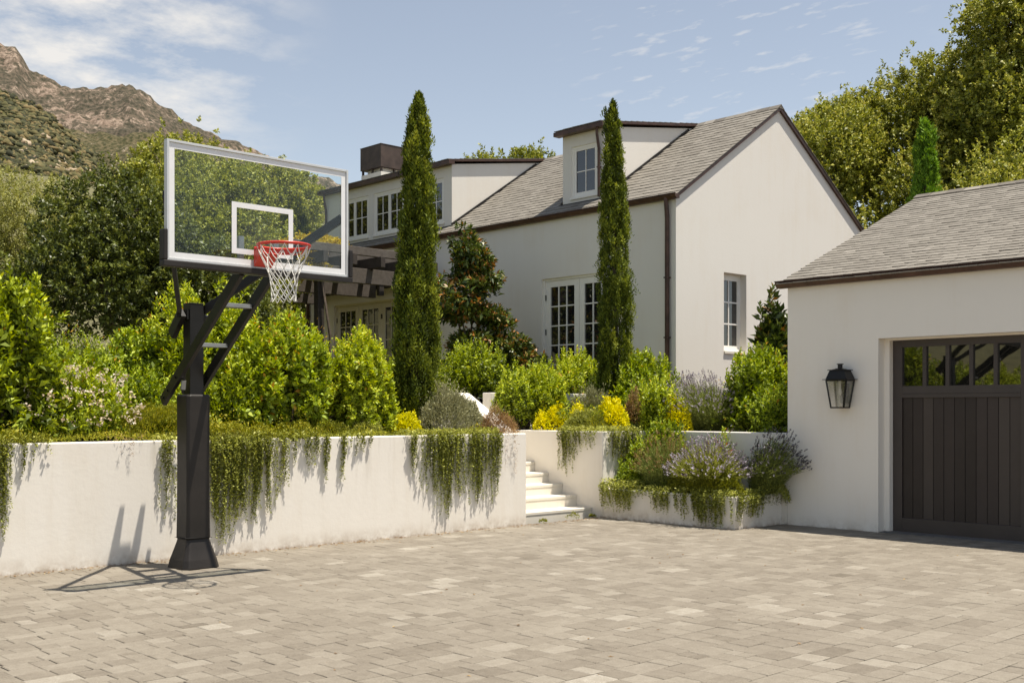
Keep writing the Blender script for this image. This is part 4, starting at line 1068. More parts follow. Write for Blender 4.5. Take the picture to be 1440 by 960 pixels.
def stemmy(name, label, cat, base, rx, ry, h, n, leafmat_, flmat, seed, group=None, spike=.05, spw=.011, lean=(0,0), spread=1.0, leafn=26, flfrac=.8, hook=0):
    """lavender-like clump: radiating thin stems, narrow leaves below, flower spike at each tip"""
    t = thing(name, label, cat, base, group); r = np.random.RandomState(seed)
    a = r.rand(n)*6.283; q = np.sqrt(r.rand(n))
    tipx = base[0]+rx*q*np.cos(a)+lean[0]*r.uniform(.5, 1.1, n); tipy = base[1]+ry*q*np.sin(a)+lean[1]*r.uniform(.5, 1.1, n)
    tipz = base[2]+h*(1-.55*q**2)*r.uniform(.72, 1.08, n)
    tip = np.stack([tipx, tipy, tipz], -1)
    b0 = np.array(base)+np.stack([rx*.35*q*np.cos(a), ry*.35*q*np.sin(a), np.zeros(n)], -1)
    mid = b0*.45+tip*.55+np.array([0, 0, 1])*h*.10
    # stems as two long thin leaves
    P = [b0, mid]; D = [mid-b0, tip-mid]; Ls = [np.linalg.norm(mid-b0, axis=1)*1.05, np.linalg.norm(tip-mid, axis=1)]; W = [np.full(n, .006), np.full(n, .005)]; T = [r.uniform(.2, .6, n), r.uniform(.4, .9, n)]
    k = leafn; f = r.uniform(.05, .78, (n, k)); seg = np.where(f[..., None] < .5, b0[:, None]+(mid-b0)[:, None]*(f*2)[..., None], mid[:, None]+(tip-mid)[:, None]*((f-.5)*2)[..., None])
    dv = unit(tip-b0)[:, None]*1.0+r.normal(size=(n, k, 3))*.45
    P.append(seg.reshape(-1, 3)); D.append(dv.reshape(-1, 3)); Ls.append(r.uniform(.025, .055, n*k)); W.append(r.uniform(.005, .009, n*k)); T.append(r.uniform(.1, .9, n*k))
    leaf_object('foliage', np.concatenate(P), np.concatenate(D), np.concatenate(Ls), np.concatenate(W), np.concatenate(T), leafmat_, t, seed=seed)
    s = r.rand(n) < flfrac; tp = tip[s]; dd = unit(tip-mid)[s]; m = len(tp); kk = 9
    g = np.linspace(0, 1, kk)
    P2 = tp[:, None]+dd[:, None]*(g*spike-spike*.3)[None, :, None]; D2 = dd[:, None]*.8+r.normal(size=(m, kk, 3))*.55
    tt = np.repeat(r.rand(m), kk)
    leaf_object('flower_spikes', P2.reshape(-1, 3), D2.reshape(-1, 3), .022, spw, tt+r.normal(size=m*kk)*.15, flmat, t, seed=seed+1)
    return t

def trailing(name, label, axis, c, sgn, ztop, spans, seed, mat=None, group=None, cat='trailing plant', L0=.032, W0=.015, dens=135, cover=.16, tb=.44, thick=.03):
    """strands hanging over a wall face. spans: (s0, s1, drop, strands). sgn: outward direction of the face"""
    s_mid = (spans[0][0]+spans[-1][1])/2
    base = (s_mid, c, ztop) if axis == 'y' else (c, s_mid, ztop)
    t = thing(name, label, cat, base, group); r = np.random.RandomState(seed)
    for si, (s0, s1, drop, ns) in enumerate(spans):
        P = []; D = []; T = []; LL = []
        for k in range(max(1, int(ns*.9))):
            s = r.uniform(s0, s1); mid_ = 1-abs((s-(s0+s1)/2)/max(.02, (s1-s0)/2))**2*.45
            ln = drop*(mid_*.3+.7)*(1-.62*r.rand()**1.3); off = r.uniform(.015, .05)+thick*r.rand()
            n = max(6, int(ln*dens)); u = (np.arange(n)+r.rand(n))/n; z = ztop+.02-u*ln
            wob = np.cumsum(r.normal(size=n))*.0035; wob -= wob[0]
            o = off*(np.minimum(1, u*6+.3))*(1-.55*u)+.008
            q = np.stack([s+wob, c+sgn*o, z], -1) if axis == 'y' else np.stack([c+sgn*o, s+wob, z], -1)
            dv = r.normal(size=(n, 3))*.8; dv[:, 2] += .15; dv[:, (1 if axis == 'y' else 0)] += sgn*.45
            P.append(q); D.append(dv); T.append(tb+.25*r.rand()-.1+r.normal(size=n)*.17); LL.append(L0*(1.1-.4*u)*r.uniform(.7, 1.3, n))
        # tuft on top of the wall
        m = int((s1-s0)*520*cover/.16)+8
        s = r.uniform(s0-.03, s1+.03, m); o = r.uniform(-cover*1.3, .05, m); z = ztop+r.uniform(0, .07, m)
        q = np.stack([s, c+sgn*o, z], -1) if axis == 'y' else np.stack([c+sgn*o, s, z], -1)
        dv = r.normal(size=(m, 3))*.7; dv[:, 2] += .5
        P.append(q); D.append(dv); T.append(tb+.2+r.normal(size=m)*.2); LL.append(L0*1.2*r.uniform(.7, 1.3, m))
        P = np.concatenate(P); D = np.concatenate(D); T = np.concatenate(T); LL = np.concatenate(LL)
        leaf_object('hanging_strands', P, D, LL, LL*W0/L0, T, mat or M['lf_rosemary'], t, seed=seed+si*7)
    return t
def cover_strip(name, label, x0, x1, y0, y1, z, n, hgt, L0, W0, mat, seed, cat='ground cover', tb=.5):
    r = np.random.RandomState(seed); x = r.uniform(x0, x1, n); y = r.uniform(y0, y1, n)
    hh = hgt*(fbm(x*1.6+seed, y*1.6, 4, seed, .65)*3.2-.75).clip(.05, 3)*(1+.6*(r.rand(n) < .06))
    P = np.stack([x, y, z+hh*(1-.5*r.rand(n)**2)], -1); D = r.normal(size=(n, 3))*.6; D[:, 2] += .8
    o = leaf_object(name, P, D, L0*r.uniform(.6, 1.3, n), W0*r.uniform(.7, 1.2, n), tb+r.normal(size=n)*.2+(hh/hgt-.75)*.4, mat, None, origin=((x0+x1)/2, (y0+y1)/2, z), seed=seed)
    return tag(o, label, cat, kind='stuff')
# ------------------------------------------------------------------ planting
G, B, DK, OA = M['lf_green'], M['lf_bright'], M['lf_dark'], M['lf_oak']
SHR = 'shrubs of the terraced garden'
# -- lower bed on top of the retaining wall
shrub('laurel_shrub', 'tall bright laurel standing at the far end of the wall, left edge of the photo', 'shrub', (4.25,12.2,1.25), .50, .42, 1.9, 520, 17, .085, .034, B, 101, group=SHR, slen=.26, tbase=.45, trunk_r=.03)
shrub('laurel_shrub', 'second bright laurel cut off by the frame behind the tallest one', 'shrub', (3.4,12.5,1.25), .55, .42, 1.75, 420, 17, .08, .034, B, 102, group=SHR, slen=.26)
s = shrub('hawthorn_shrub', 'rounded shrub sprinkled with pale cream blossom above the wall', 'flowering shrub', (4.9,12.05,1.25), .62, .36, .86, 520, 17, .055, .022, B, 103, group=SHR, slen=.16, up=1.0, tbase=.4)
bloom(s, (4.9,11.98,1.66), (.64,.44,.44), 120, .034, M['fl_white'], 104, lower=-.5)
shrub('round_shrub', 'leafy green shrub between the cream blossomed shrub and the hoop post', 'shrub', (6.1,13.1,1.82), .62, .5, .82, 460, 17, .065, .03, G, 105, group=SHR, slen=.18, tbase=.55)
shrub('feathery_shrub', 'soft fine leaved shrub in shade below the big dark tree', 'shrub', (5.45,13.75,1.82), .75, .45, .85, 560, 16, .045, .013, B, 106, group=SHR, up=1.3, slen=.25, tbase=.3)
shrub('round_shrub', 'low shrub with reddish leaf tips under the dark tree', 'shrub', (5.0,13.2,1.82), .5, .4, .62, 300, 15, .06, .026, G, 107, group=SHR, tbase=.5)
shrub('upright_shrub', 'lime green upright shrub rising behind the hoop post', 'shrub', (6.5,12.95,1.82), .42, .38, 1.42, 380, 18, .07, .026, B, 108, group=SHR, up=1.2, slen=.28, tbase=.55)
shrub('upright_shrub', 'tall lime shrub visible just to the right of the hoop arms', 'shrub', (7.2,13.0,1.82), .48, .4, 1.32, 420, 18, .07, .028, B, 109, group=SHR, up=1.0, slen=.24, tbase=.5)
shrub('round_shrub', 'large glossy round shrub below the basketball net', 'shrub', (7.6,12.15,1.25), .66, .45, 1.62, 900, 18, .068, .034, G, 110, group=SHR, slen=.18, tbase=.58, trunk_r=.03)
shrub('round_shrub', 'dense yellow green shrub just left of the tall cypress', 'shrub', (8.72,12.12,1.25), .52, .4, 1.46, 800, 17, .055, .028, B, 111, group=SHR, slen=.15, tbase=.48, up=.4)
shrub('round_shrub', 'orange tipped shrub wedged between the yellow green shrub and the cypress', 'shrub', (9.08,12.45,1.25), .3, .25, 1.1, 260, 15, .06, .026, B, 112, group=SHR, tbase=.62)
shrub('round_shrub', 'green shrub on the bed in front of the upper wall left of the post', 'shrub', (5.75,12.4,1.25), .5, .25, .92, 420, 17, .055, .025, G, 116, group=SHR, tbase=.5)
shrub('round_shrub', 'green shrub low on the bed directly behind the hoop post', 'shrub', (6.35,12.35,1.25), .42, .28, .95, 380, 17, .06, .027, B, 113, group=SHR, tbase=.42)
shrub('round_shrub', 'lime shrub filling the bed left of the large glossy one', 'shrub', (6.95,12.3,1.25), .4, .3, 1.1, 380, 17, .06, .028, B, 114, group=SHR, tbase=.45, up=.9)
shrub('round_shrub', 'shrub with pink young leaves behind the cream blossomed one', 'shrub', (5.35,12.7,1.3), .55, .3, 1.1, 420, 17, .058, .025, G, 115, group=SHR, tbase=.6)
shrub('upright_shrub', 'lanky lime shrub overlapping the glossy shrub and the dense yellow green one', 'shrub', (8.2,12.4,1.25), .4, .25, 1.3, 330, 17, .055, .024, B, 117, group=SHR, up=1.1, slen=.26, tbase=.5)
shrub('feathery_shrub', 'fine leaved green shrub half hidden under the lime upright shrub', 'shrub', (6.0,12.75,1.3), .55, .3, .85, 420, 16, .045, .013, B, 118, group=SHR, up=1.3, tbase=.5)
for i_, (x_, y_, h_) in enumerate(((2.3,12.2,1.7),(1.0,12.3,1.3),(-.4,12.2,1.6),(-1.9,12.3,1.4),(-3.6,12.2,1.7))):
    shrub('laurel_shrub', 'bright laurel beyond the frame, mirrored in the garage door panes', 'shrub', (x_,y_,1.25), .75, .45, h_, 420, 16, .075, .034, B, 150+i_, group='laurels mirrored in the garage panes', slen=.25, tbase=.5)
cypress('tall slim cypress growing above the retaining wall, the tallest in view', (9.63,12.22,1.2), 4.8, .28, 3800, 120, per=15, L0=.055, W0=.020, lean=(.06,-.04))
mound('yellow_spurge', 'bright yellow spurge at the foot of the tallest cypress', 'flowering plant', (9.2,11.88,1.22), .26, .2, .36, 2600, .035, .018, M['lf_euph'], 121, group='yellow spurge plants', tb=.6)
mound('santolina_mound', 'grey green dome shaped bush above the longest trailing plants', 'low bush', (10.02,11.98,1.2), .60, .34, .66, 20000, .045, .012, M['lf_grey'], 122, up=1.3, jit=.5, tb=.72)
mound('dry_grass_tuft', 'reddish brown dry tuft spilling over the wall end by the steps', 'grass tuft', (10.72,11.72,1.22), .30, .26, .36, 4200, .05, .007, M['lf_brown'], 123, jit=.8)
mound('bushy_herb', 'low green herb below the large glossy shrub', 'low bush', (7.9,11.85,1.22), .45, .2, .26, 2600, .035, .012, M['lf_cover'], 124, tb=.35)
mound('bushy_herb', 'small grey green herb at the foot of the dense yellow green shrub', 'low bush', (8.45,11.8,1.22), .35, .18, .24, 2000, .035, .011, M['lf_rosemary'], 125)
mound('grassy_mound', 'wide mossy yellow green mound on the wall left of the hoop post', 'low bush', (5.72,12.0,1.22), .62, .40, .42, 13000, .035, .008, M['lf_cover'], 126, tb=.5)
cover_strip('ground_cover', 'mat of creeping green ground cover along the retaining wall top', 3.0, 10.7, 11.5, 12.58, 1.25, 30000, .10, .035, .014, M['lf_cover'], 130, tb=.45)
cover_strip('ground_cover', 'thick creeping mat above the big trailing curtain right of the hoop', 5.9, 7.6, 11.36, 11.95, 1.28, 9000, .18, .035, .013, M['lf_cover'], 131, tb=.6)
cover_strip('ground_cover', 'creeping mat over the wall top at the edge of the photo', 3.0, 4.35, 11.36, 11.9, 1.28, 5000, .14, .035, .013, M['lf_cover'], 132, tb=.55)
cover_strip('undergrowth', 'tangled leafy undergrowth between the shrubs of the upper terrace', 3.2, 10.4, 12.9, 15.5, 1.82, 42000, .42, .05, .022, M['lf_green'], 133, tb=.3)
cover_strip('undergrowth', 'leafy undergrowth round the shrubs between house and stair wall', 12.9, 16.9, 11.7, 13.85, 1.25, 22000, .34, .045, .018, M['lf_green'], 134, tb=.32)
TR = 'plants trailing over the garden walls'
trailing('trailing_plant', 'long trailing plant hanging down the wall at the edge of the photo', 'y', 11.4, -1, 1.29, [(3.45,3.72,1.05,26),(3.72,3.98,1.0,30)], 140, group=TR)
trailing('trailing_plant', 'few thin short strands beside the edge curtain', 'y', 11.4, -1, 1.29, [(4.03,4.10,.38,4),(4.2,4.26,.22,2),(4.32,4.34,.2,1)], 141, group=TR, cover=.04, thick=.008)
trailing('trailing_plant', 'narrow hanging tail just left of the hoop post', 'y', 11.4, -1, 1.29, [(5.48,5.52,.3,2),(5.55,5.68,.88,12),(5.70,5.74,.5,2)], 142, group=TR, cover=.06)
trailing('trailing_plant', 'widest and densest trailing curtain just right of the hoop post', 'y', 11.4, -1, 1.30, [(5.95,6.16,.9,18),(6.14,6.38,1.22,46),(6.36,6.52,1.02,34),(6.52,6.70,1.0,30),(6.68,6.90,.92,30)], 143, group=TR, thick=.06)
trailing('trailing_plant', 'single hanging tail to the right of the dense curtain', 'y', 11.4, -1, 1.30, [(6.97,7.10,.72,11)], 144, group=TR, cover=.08)
trailing('trailing_plant', 'row of short thin tails near the middle of the retaining wall', 'y', 11.4, -1, 1.295, [(7.16,7.19,.36,4),(7.25,7.27,.2,2),(7.31,7.35,.40,5),(7.38,7.41,.42,4),(7.45,7.52,.40,7),(7.6,7.68,.62,10),(7.86,7.93,.56,9),(7.98,8.0,.2,2),(8.08,8.2,.28,8),(8.27,8.31,.18,3)], 145, group=TR, cover=.05, thick=.012)
trailing('trailing_plant', 'long trailing plant hanging below the grey domed bush', 'y', 11.4, -1, 1.30, [(8.88,9.12,.66,14),(9.18,9.42,.85,30),(9.40,9.60,1.14,34),(9.60,9.95,.9,26),(9.92,10.12,1.02,30),(10.14,10.42,.98,32),(10.4,10.5,.6,8)], 146, group=TR, thick=.05, tb=.38)
trailing('trailing_plant', 'sparse brown dried strands at the end of the retaining wall', 'y', 11.4, -1, 1.30, [(10.52,10.78,.75,9)], 147, group=TR, mat=M['lf_brown'], dens=45, cover=.12, thick=.01, W0=.006)
trailing('trailing_plant', 'small faded strands above the hoop shadow on the wall', 'y', 11.4, -1, 1.295, [(5.0,5.35,.3,6)], 148, group=TR, mat=M['lf_brown'], dens=40, cover=.05, thick=.005, W0=.005)
# -- right of the steps
trailing('trailing_plant', 'trailing plant hanging over the wall right of the steps', 'x', 12.6, -1, 1.30, [(11.92,12.3,.72,34),(11.78,11.9,.42,9),(11.5,11.76,.32,11)], 150, group=TR, thick=.05, tb=.4)
trailing('trailing_plant', 'short trailing plant on the wall corner above the planter', 'y', 11.4, -1, 1.30, [(12.62,12.95,.45,20),(12.95,13.45,.78,42)], 151, group=TR, thick=.07, tb=.35)
trailing('trailing_plant', 'bushy plant drooping over the planter corner beside the steps', 'x', 12.6, -1, .52, [(10.78,11.38,.44,80)], 152, group=TR, thick=.16, cover=.22, tb=.5, L0=.032)
trailing('trailing_plant', 'trailing plant fringing the long front of the low planter', 'x', 12.6, -1, .45, [(10.5,10.76,.14,14),(10.1,10.45,.34,34),(9.9,9.98,.36,9),(9.75,9.84,.4,9),(9.0,9.7,.46,85)], 153, group=TR, thick=.06, tb=.42)
trailing('trailing_plant', 'trailing plant over the planter end nearest the garage', 'y', 9.0, -1, .46, [(12.6,12.74,.42,16),(12.8,13.2,.34,34)], 154, group=TR, thick=.07, tb=.42)
shrub('round_shrub', 'airy yellow green shrub with bare stems leaning over the steps', 'shrub', (12.98,13.5,1.25), .52, .42, 1.18, 420, 15, .055, .026, B, 160, group=SHR, z0=.22, gaps=.34, tbase=.4, trunk_r=.016)
shrub('round_shrub', 'orange flecked shrub with dark bare stems behind the yellow spurge', 'shrub', (13.3,13.3,1.25), .46, .42, 1.14, 400, 15, .052, .025, B, 161, group=SHR, z0=.26, gaps=.34, tbase=.5, trunk_r=.018)
mound('yellow_spurge', 'largest yellow spurge beside the top of the stair wall', 'flowering plant', (13.08,12.9,1.22), .34, .3, .42, 4200, .042, .026, M['lf_euph'], 162, group='yellow spurge plants', tb=.68)
mound('yellow_spurge', 'yellow spurge in the middle of the wall top above the trailing corner', 'flowering plant', (13.3,11.85,1.24), .30, .26, .48, 3600, .042, .026, M['lf_euph'], 163, group='yellow spurge plants', tb=.7)
mound('yellow_spurge', 'yellow spurge in front of the purple lavender near the garage', 'flowering plant', (14.0,11.1,1.24), .26, .24, .56, 2600, .042, .026, M['lf_euph'], 164, group='yellow spurge plants', tb=.72)
mound('bushy_herb', 'dark green herb spreading on the wall top above the planter corner', 'low bush', (13.05,12.1,1.24), .34, .40, .34, 5200, .036, .012, M['lf_rosemary'], 165, tb=.45)
mound('catmint_clump', 'soft greyish clump behind the middle yellow spurge', 'low bush', (13.8,12.75,1.24), .48, .4, .74, 8000, .05, .008, M['lf_grey'], 166, up=1.6, tb=.35)
mound('dry_grass_tuft', 'rusty seed head tuft in front of the short upper wall', 'grass tuft', (13.6,13.3,1.24), .2, .2, .68, 2600, .035, .012, M['lf_brown'], 167, up=1.4)
mound('dry_grass_tuft', 'rusty pink tuft between the spurge and the green shrub on the wall', 'grass tuft', (13.9,11.9,1.24), .28, .24, .62, 3600, .032, .012, M['lf_brown'], 168, up=1.2, tb=.6)
shrub('upright_shrub', 'upright green shrub bursting over the wall above the planter', 'shrub', (13.88,11.35,1.24), .36, .34, .98, 300, 17, .065, .024, B, 169, group=SHR, up=1.3, slen=.25, tbase=.45)
shrub('upright_shrub', 'green shrub spilling down from the wall into the planter', 'shrub', (13.35,10.95,.42), .42, .38, 1.05, 430, 17, .062, .026, G, 170, group=SHR, up=.9, slen=.2, tbase=.55)
shrub('round_shrub', 'leafy shrub in front of the house corner beside the slim cypress', 'shrub', (14.95,12.6,1.25), .66, .5, 1.38, 820, 17, .065, .03, G, 171, group=SHR, slen=.18, tbase=.58, tvar=.2)
shrub('round_shrub', 'shrub with yellow shoots against the french doors', 'shrub', (15.4,14.6,1.84), .58, .5, .86, 560, 17, .065, .028, B, 172, group=SHR, up=.9, slen=.22, tbase=.45)
shrub('round_shrub', 'dark based shrub filling the gap behind the short upper wall', 'shrub', (14.4,14.7,1.84), .5, .45, .66, 360, 16, .06, .028, G, 173, group=SHR, tbase=.5)
cypress('slim cypress standing in front of the house wall beside the french doors', (14.78,13.05,1.2), 5.85, .265, 3400, 174, per=14, L0=.055, W0=.020, lean=(-.04,.05), tb=-.04)
tree('magnolia_tree', 'bronze leaved magnolia in open tiers against the white house wall', 'magnolia', (15.3,17.5,1.84), [(-.05,0,2.95,.48,.42,.52,140),(.16,-.12,2.55,.62,.5,.34,120),(-.2,.15,1.95,.8,.6,.46,200),(.35,-.33,1.72,.45,.42,.30,90),(.1,-.1,1.15,.78,.62,.50,200),(.55,-.55,1.0,.55,.5,.42,120),(-.1,.2,.5,.8,.6,.5,150),(.8,-.85,.75,.42,.4,.25,60)], 3, M['lf_magnolia'], 175, .15, .06, 12, .05, amp=.5, gaps=.26, tbase=.42, tyoung=.6, slen=.2, tvar=.22, lower=-.9)
shrub('round_shrub', 'fresh green shrub below the bronze magnolia', 'shrub', (13.9,15.8,1.84), .7, .6, 1.1, 620, 16, .062, .03, B, 177, group=SHR, tbase=.4, z0=.05)
shrub('feathery_shrub', 'bright fine leaved bush beyond the grey domed bush', 'shrub', (12.6,15.9,1.84), .75, .5, .95, 620, 15, .05, .014, B, 178, group=SHR, up=1.4, tbase=.42)
shrub('feathery_shrub', 'small feathery bush on the terrace right behind the cypress foot', 'shrub', (10.35,13.25,1.82), .5, .35, .62, 380, 15, .05, .013, B, 179, group=SHR, up=1.4, tbase=.4)
stemmy('lavender_clump', 'big greyish purple lavender between house corner and garage', 'lavender', (14.65,10.95,1.24), .78, .6, .95, 1100, M['lf_lav'], M['fl_lav'], 180, group='lavender clumps', spike=.055, leafn=22, flfrac=.65, lean=(-.15,.1))
stemmy('lavender_clump', 'smaller faded lavender against the house gable', 'lavender', (15.1,11.8,1.24), .6, .5, .98, 520, M['lf_lav'], M['fl_lav'], 181, group='lavender clumps', spike=.05, leafn=14)
shrub('round_shrub', 'dense glossy green shrub touching the garage corner', 'shrub', (15.15,10.35,1.25), .62, .55, 1.42, 900, 17, .06, .03, G, 182, group=SHR, slen=.16, tbase=.62, tvar=.2)
shrub('round_shrub', 'dark green shrub tucked low behind the garage corner', 'shrub', (14.35,9.45,1.25), .4, .4, .8, 320, 16, .055, .026, G, 183, group=SHR, tbase=.45)
shrub('magnolia_tree', 'young bronze leaved magnolia peeping out beside the garage', 'magnolia', (16.25,10.85,1.25), .34, .34, 2.4, 210, 13, .14, .055, M['lf_magnolia'], 184, nl=8, gaps=.36, z0=.25, slen=.24, trunk_r=.04, tbase=.40, tyoung=.38, tvar=.2, amp=.4, parts=('crown','trunk'))
# -- low planter
stemmy('lavender_clump', 'dark spiked lavender in the planter corner leaning over the driveway', 'lavender', (13.42,9.12,.42), .46, .42, .92, 560, M['lf_lav'], M['fl_lavdark'], 190, group='lavender clumps', lean=(-.03,-.30), leafn=26, spike=.05, spw=.013, flfrac=.7)
mound('bushy_herb', 'green foliage sprawling below the dark spiked lavender', 'low bush', (13.4,8.98,.30), .36, .26, .32, 3800, .04, .009, M['lf_rosemary'], 191, tb=.4, jit=.8)
stemmy('lavender_clump', 'pale violet flowering lavender in the middle of the low planter', 'lavender', (13.05,9.75,.42), .56, .66, .80, 900, M['lf_rosemary'], M['fl_lav'], 192, group='lavender clumps', lean=(-.18,-.12), leafn=30, spike=.06, spw=.015, flfrac=.6)
stemmy('wispy_clump', 'wispy straw green clump in the planter next to the steps', 'grass clump', (13.05,10.55,.42), .52, .54, .86, 900, M['lf_lav'], M['lf_brown'], 193, leafn=24, spike=.05, spw=.007, flfrac=.5)
mound('fern_clump', 'leafy green clump in the back corner of the low planter', 'low bush', (12.98,11.05,.42), .3, .28, .5, 3400, .05, .016, M['lf_green'], 194, tb=.55, jit=.9)
s = mound('flowering_herb', 'herb with tiny red flowers against the planter back wall', 'flowering plant', (13.5,9.95,.42), .26, .3, .78, 2400, .04, .014, M['lf_green'], 195, tb=.6)
bloom(s, (13.45,9.95,.95), (.22,.28,.25), 16, .02, M['fl_red'], 196)
mound('bushy_herb', 'low green herb edging the planter front under the lavender', 'low bush', (12.86,9.7,.40), .26, .8, .36, 9500, .034, .011, M['lf_cover'], 197, tb=.35)
mound('yellow_spurge', 'small yellow spurge half under the green shrub on the wall', 'flowering plant', (13.2,12.45,1.24), .24, .22, .4, 1800, .042, .026, M['lf_euph'], 210, group='yellow spurge plants', tb=.62)
shrub('round_shrub', 'loose green shrub between spurge and lavender behind the wall', 'shrub', (14.3,11.95,1.25), .45, .4, .95, 380, 16, .055, .024, G, 211, group=SHR, tbase=.5, up=.9)
shrub('round_shrub', 'olive toned shrub behind the rusty tufts and the short upper wall', 'shrub', (14.9,13.4,1.25), .6, .3, 1.15, 420, 16, .055, .024, G, 212, group=SHR, tbase=.45)
shrub('upright_shrub', 'sprawling leafy stems among the lavender in the low planter', 'shrub', (13.3,10.3,.42), .35, .4, .85, 240, 15, .05, .02, G, 213, group=SHR, up=1.0, tbase=.45)
# weeds at the foot of the steps
for i, (x, y, s_, lb) in enumerate(((11.35,11.42,.07,'tiny weed sprout in the paving under the bottom step'), (12.05,11.5,.13,'flat weed patch along the bottom step'), (12.45,11.48,.06,'small weed at the end of the bottom step'))):
    mound('weed', lb, 'weed', (x,y,.008), s_, s_*.5, s_*.7, 160, .03, .009, M['lf_cover'], 200+i)

# -- trees
tree('dark_evergreen_tree', 'big dark glossy evergreen filling the space behind the hoop post', 'tree', (8.2,17.6,1.8), [(-.6,0,1.7,1.6,1.2,1.4,1500),(.9,.2,1.9,1.3,1.1,1.3,1100),(-.2,.3,2.9,1.2,1.0,.85,800),(1.9,.5,1.3,1.1,.9,1.2,700)], 10, DK, 300, .075, .042, 15, .12, group='trees behind the garden', amp=.4, gaps=.25, tbase=.3, tyoung=.5, slen=.2)
tree('dark_evergreen_tree', 'dark evergreen left of the big one, under the hillside', 'tree', (5.2,18.2,1.8), [(0,0,1.1,1.5,1.1,1.1,1200),(-1.0,.4,1.3,1.1,1.0,.8,700),(.8,.2,1.6,.9,.8,.7,500)], 9, DK, 320, .075, .04, 15, .1, group='trees behind the garden', amp=.4, gaps=.25, tbase=.38, tyoung=.5)
tree('dark_evergreen_tree', 'dark evergreen beyond the edge of the photo, mirrored in the garage door panes', 'tree', (0.2,17.0,1.8), [(0,0,1.8,2.2,1.3,1.8,1300),(-2.8,.2,2.0,2.0,1.3,1.9,1200)], 8, DK, 330, .08, .045, 14, .12, group='trees behind the garden', amp=.4, gaps=.25, tbase=.4)
tree('olive_tree', 'pale yellow green olive like tree at the left edge under the mountain', 'tree', (8.6,24.8,2.0), [(0,0,3.2,2.0,1.6,1.6,1900),(-2.2,.6,3.0,1.7,1.5,1.5,1300),(1.9,.8,2.9,1.6,1.2,1.5,1200)], 8, M['lf_olive'], 340, .09, .026, 16, .14, group='trees behind the garden', slen=.3, tbase=.45)
tree('leafy_tree', 'airy mid green tree seen through the backboard glass', 'tree', (12.4,22.8,1.9), [(0,0,3.5,1.7,1.4,1.4,1300),(.9,.6,4.6,1.0,.9,.9,600),(-1.2,-.2,2.4,1.3,1.1,1.2,800)], 9, OA, 360, .085, .048, 14, .12, group='trees behind the garden', amp=.45, gaps=.36, tbase=.42)
tree('leafy_tree', 'tree with thin top twigs poking above the backboard', 'tree', (14.6,25.4,2.0), [(-1.2,.5,4.8,1.3,1.1,1.2,800),(.1,0,3.2,1.7,1.3,1.6,1200),(.3,.7,5.4,1.0,.9,.7,420)], 9, OA, 380, .085, .048, 14, .12, group='trees behind the garden', amp=.5, gaps=.38, tbase=.4, tyoung=.5, stray=.12)
tree('leafy_tree', 'light green tree top showing just above the top edge of the backboard', 'tree', (15.6,28.6,2.2), [(0,0,4.6,1.8,1.5,1.8,1500),(1.4,-.6,5.2,1.5,1.2,1.5,1100),(-1.3,.7,5.6,1.3,1.1,1.2,800),(0,0,2.6,2.0,1.5,1.5,1100)], 9, OA, 640, .10, .055, 14, .16, group='trees behind the garden', amp=.45, gaps=.3, tbase=.5, stray=.12)
tree('leafy_tree', 'yellowish tree standing left of the house end', 'tree', (18.6,29.8,2.2), [(0,0,3.6,2.0,1.5,2.2,1700),(.3,.3,5.9,1.2,1.0,1.1,700),(-1.7,.3,5.4,1.6,1.3,1.4,1100),(-2.0,.3,3.2,1.6,1.3,1.6,900)], 9, OA, 400, .09, .05, 14, .14, group='trees behind the garden', amp=.4, gaps=.33, tbase=.5)
tree('leafy_tree', 'broad green tree behind the dark evergreen and the hoop', 'tree', (11.2,20.6,1.9), [(0,0,1.9,1.7,1.4,1.6,1400),(-1.6,.6,2.6,1.5,1.2,1.4,1000)], 8, OA, 420, .08, .045, 14, .12, group='trees behind the garden', amp=.4, gaps=.3, tbase=.36)
cypress('small dark cypress seen through the backboard beside the house end', (17.55,27.3,1.9), 5.3, .36, 900, 430, per=10, L0=.09, W0=.03)
cypress('young bright cypress tip rising behind the garage roof', (27.6,13.8,2.0), 7.1, .50, 2300, 431, per=12, L0=.10, W0=.034, tb=.2, mat=M['lf_youngcypress'])
tree('distant_oak', 'dark tree top showing above the house roof beside the small dormer', 'tree', (33.5,36.0,4.0), [(-1.1,0,7.2,1.7,1.5,1.7,700),(1.7,.4,7.9,1.4,1.2,1.9,620),(3.6,-.5,7.3,1.5,1.2,1.5,500),(-3.2,.8,6.3,1.5,1.2,1.6,500)], 7, OA, 440, .16, .09, 13, .25, group='trees behind the house', amp=.5, gaps=.3, tbase=.42, stray=.12, slen=.35)
K = dict(group='oaks behind the garage', amp=.42, gaps=.20, tbase=.5, tyoung=.5, stray=.10, slen=.36, tvar=.2)
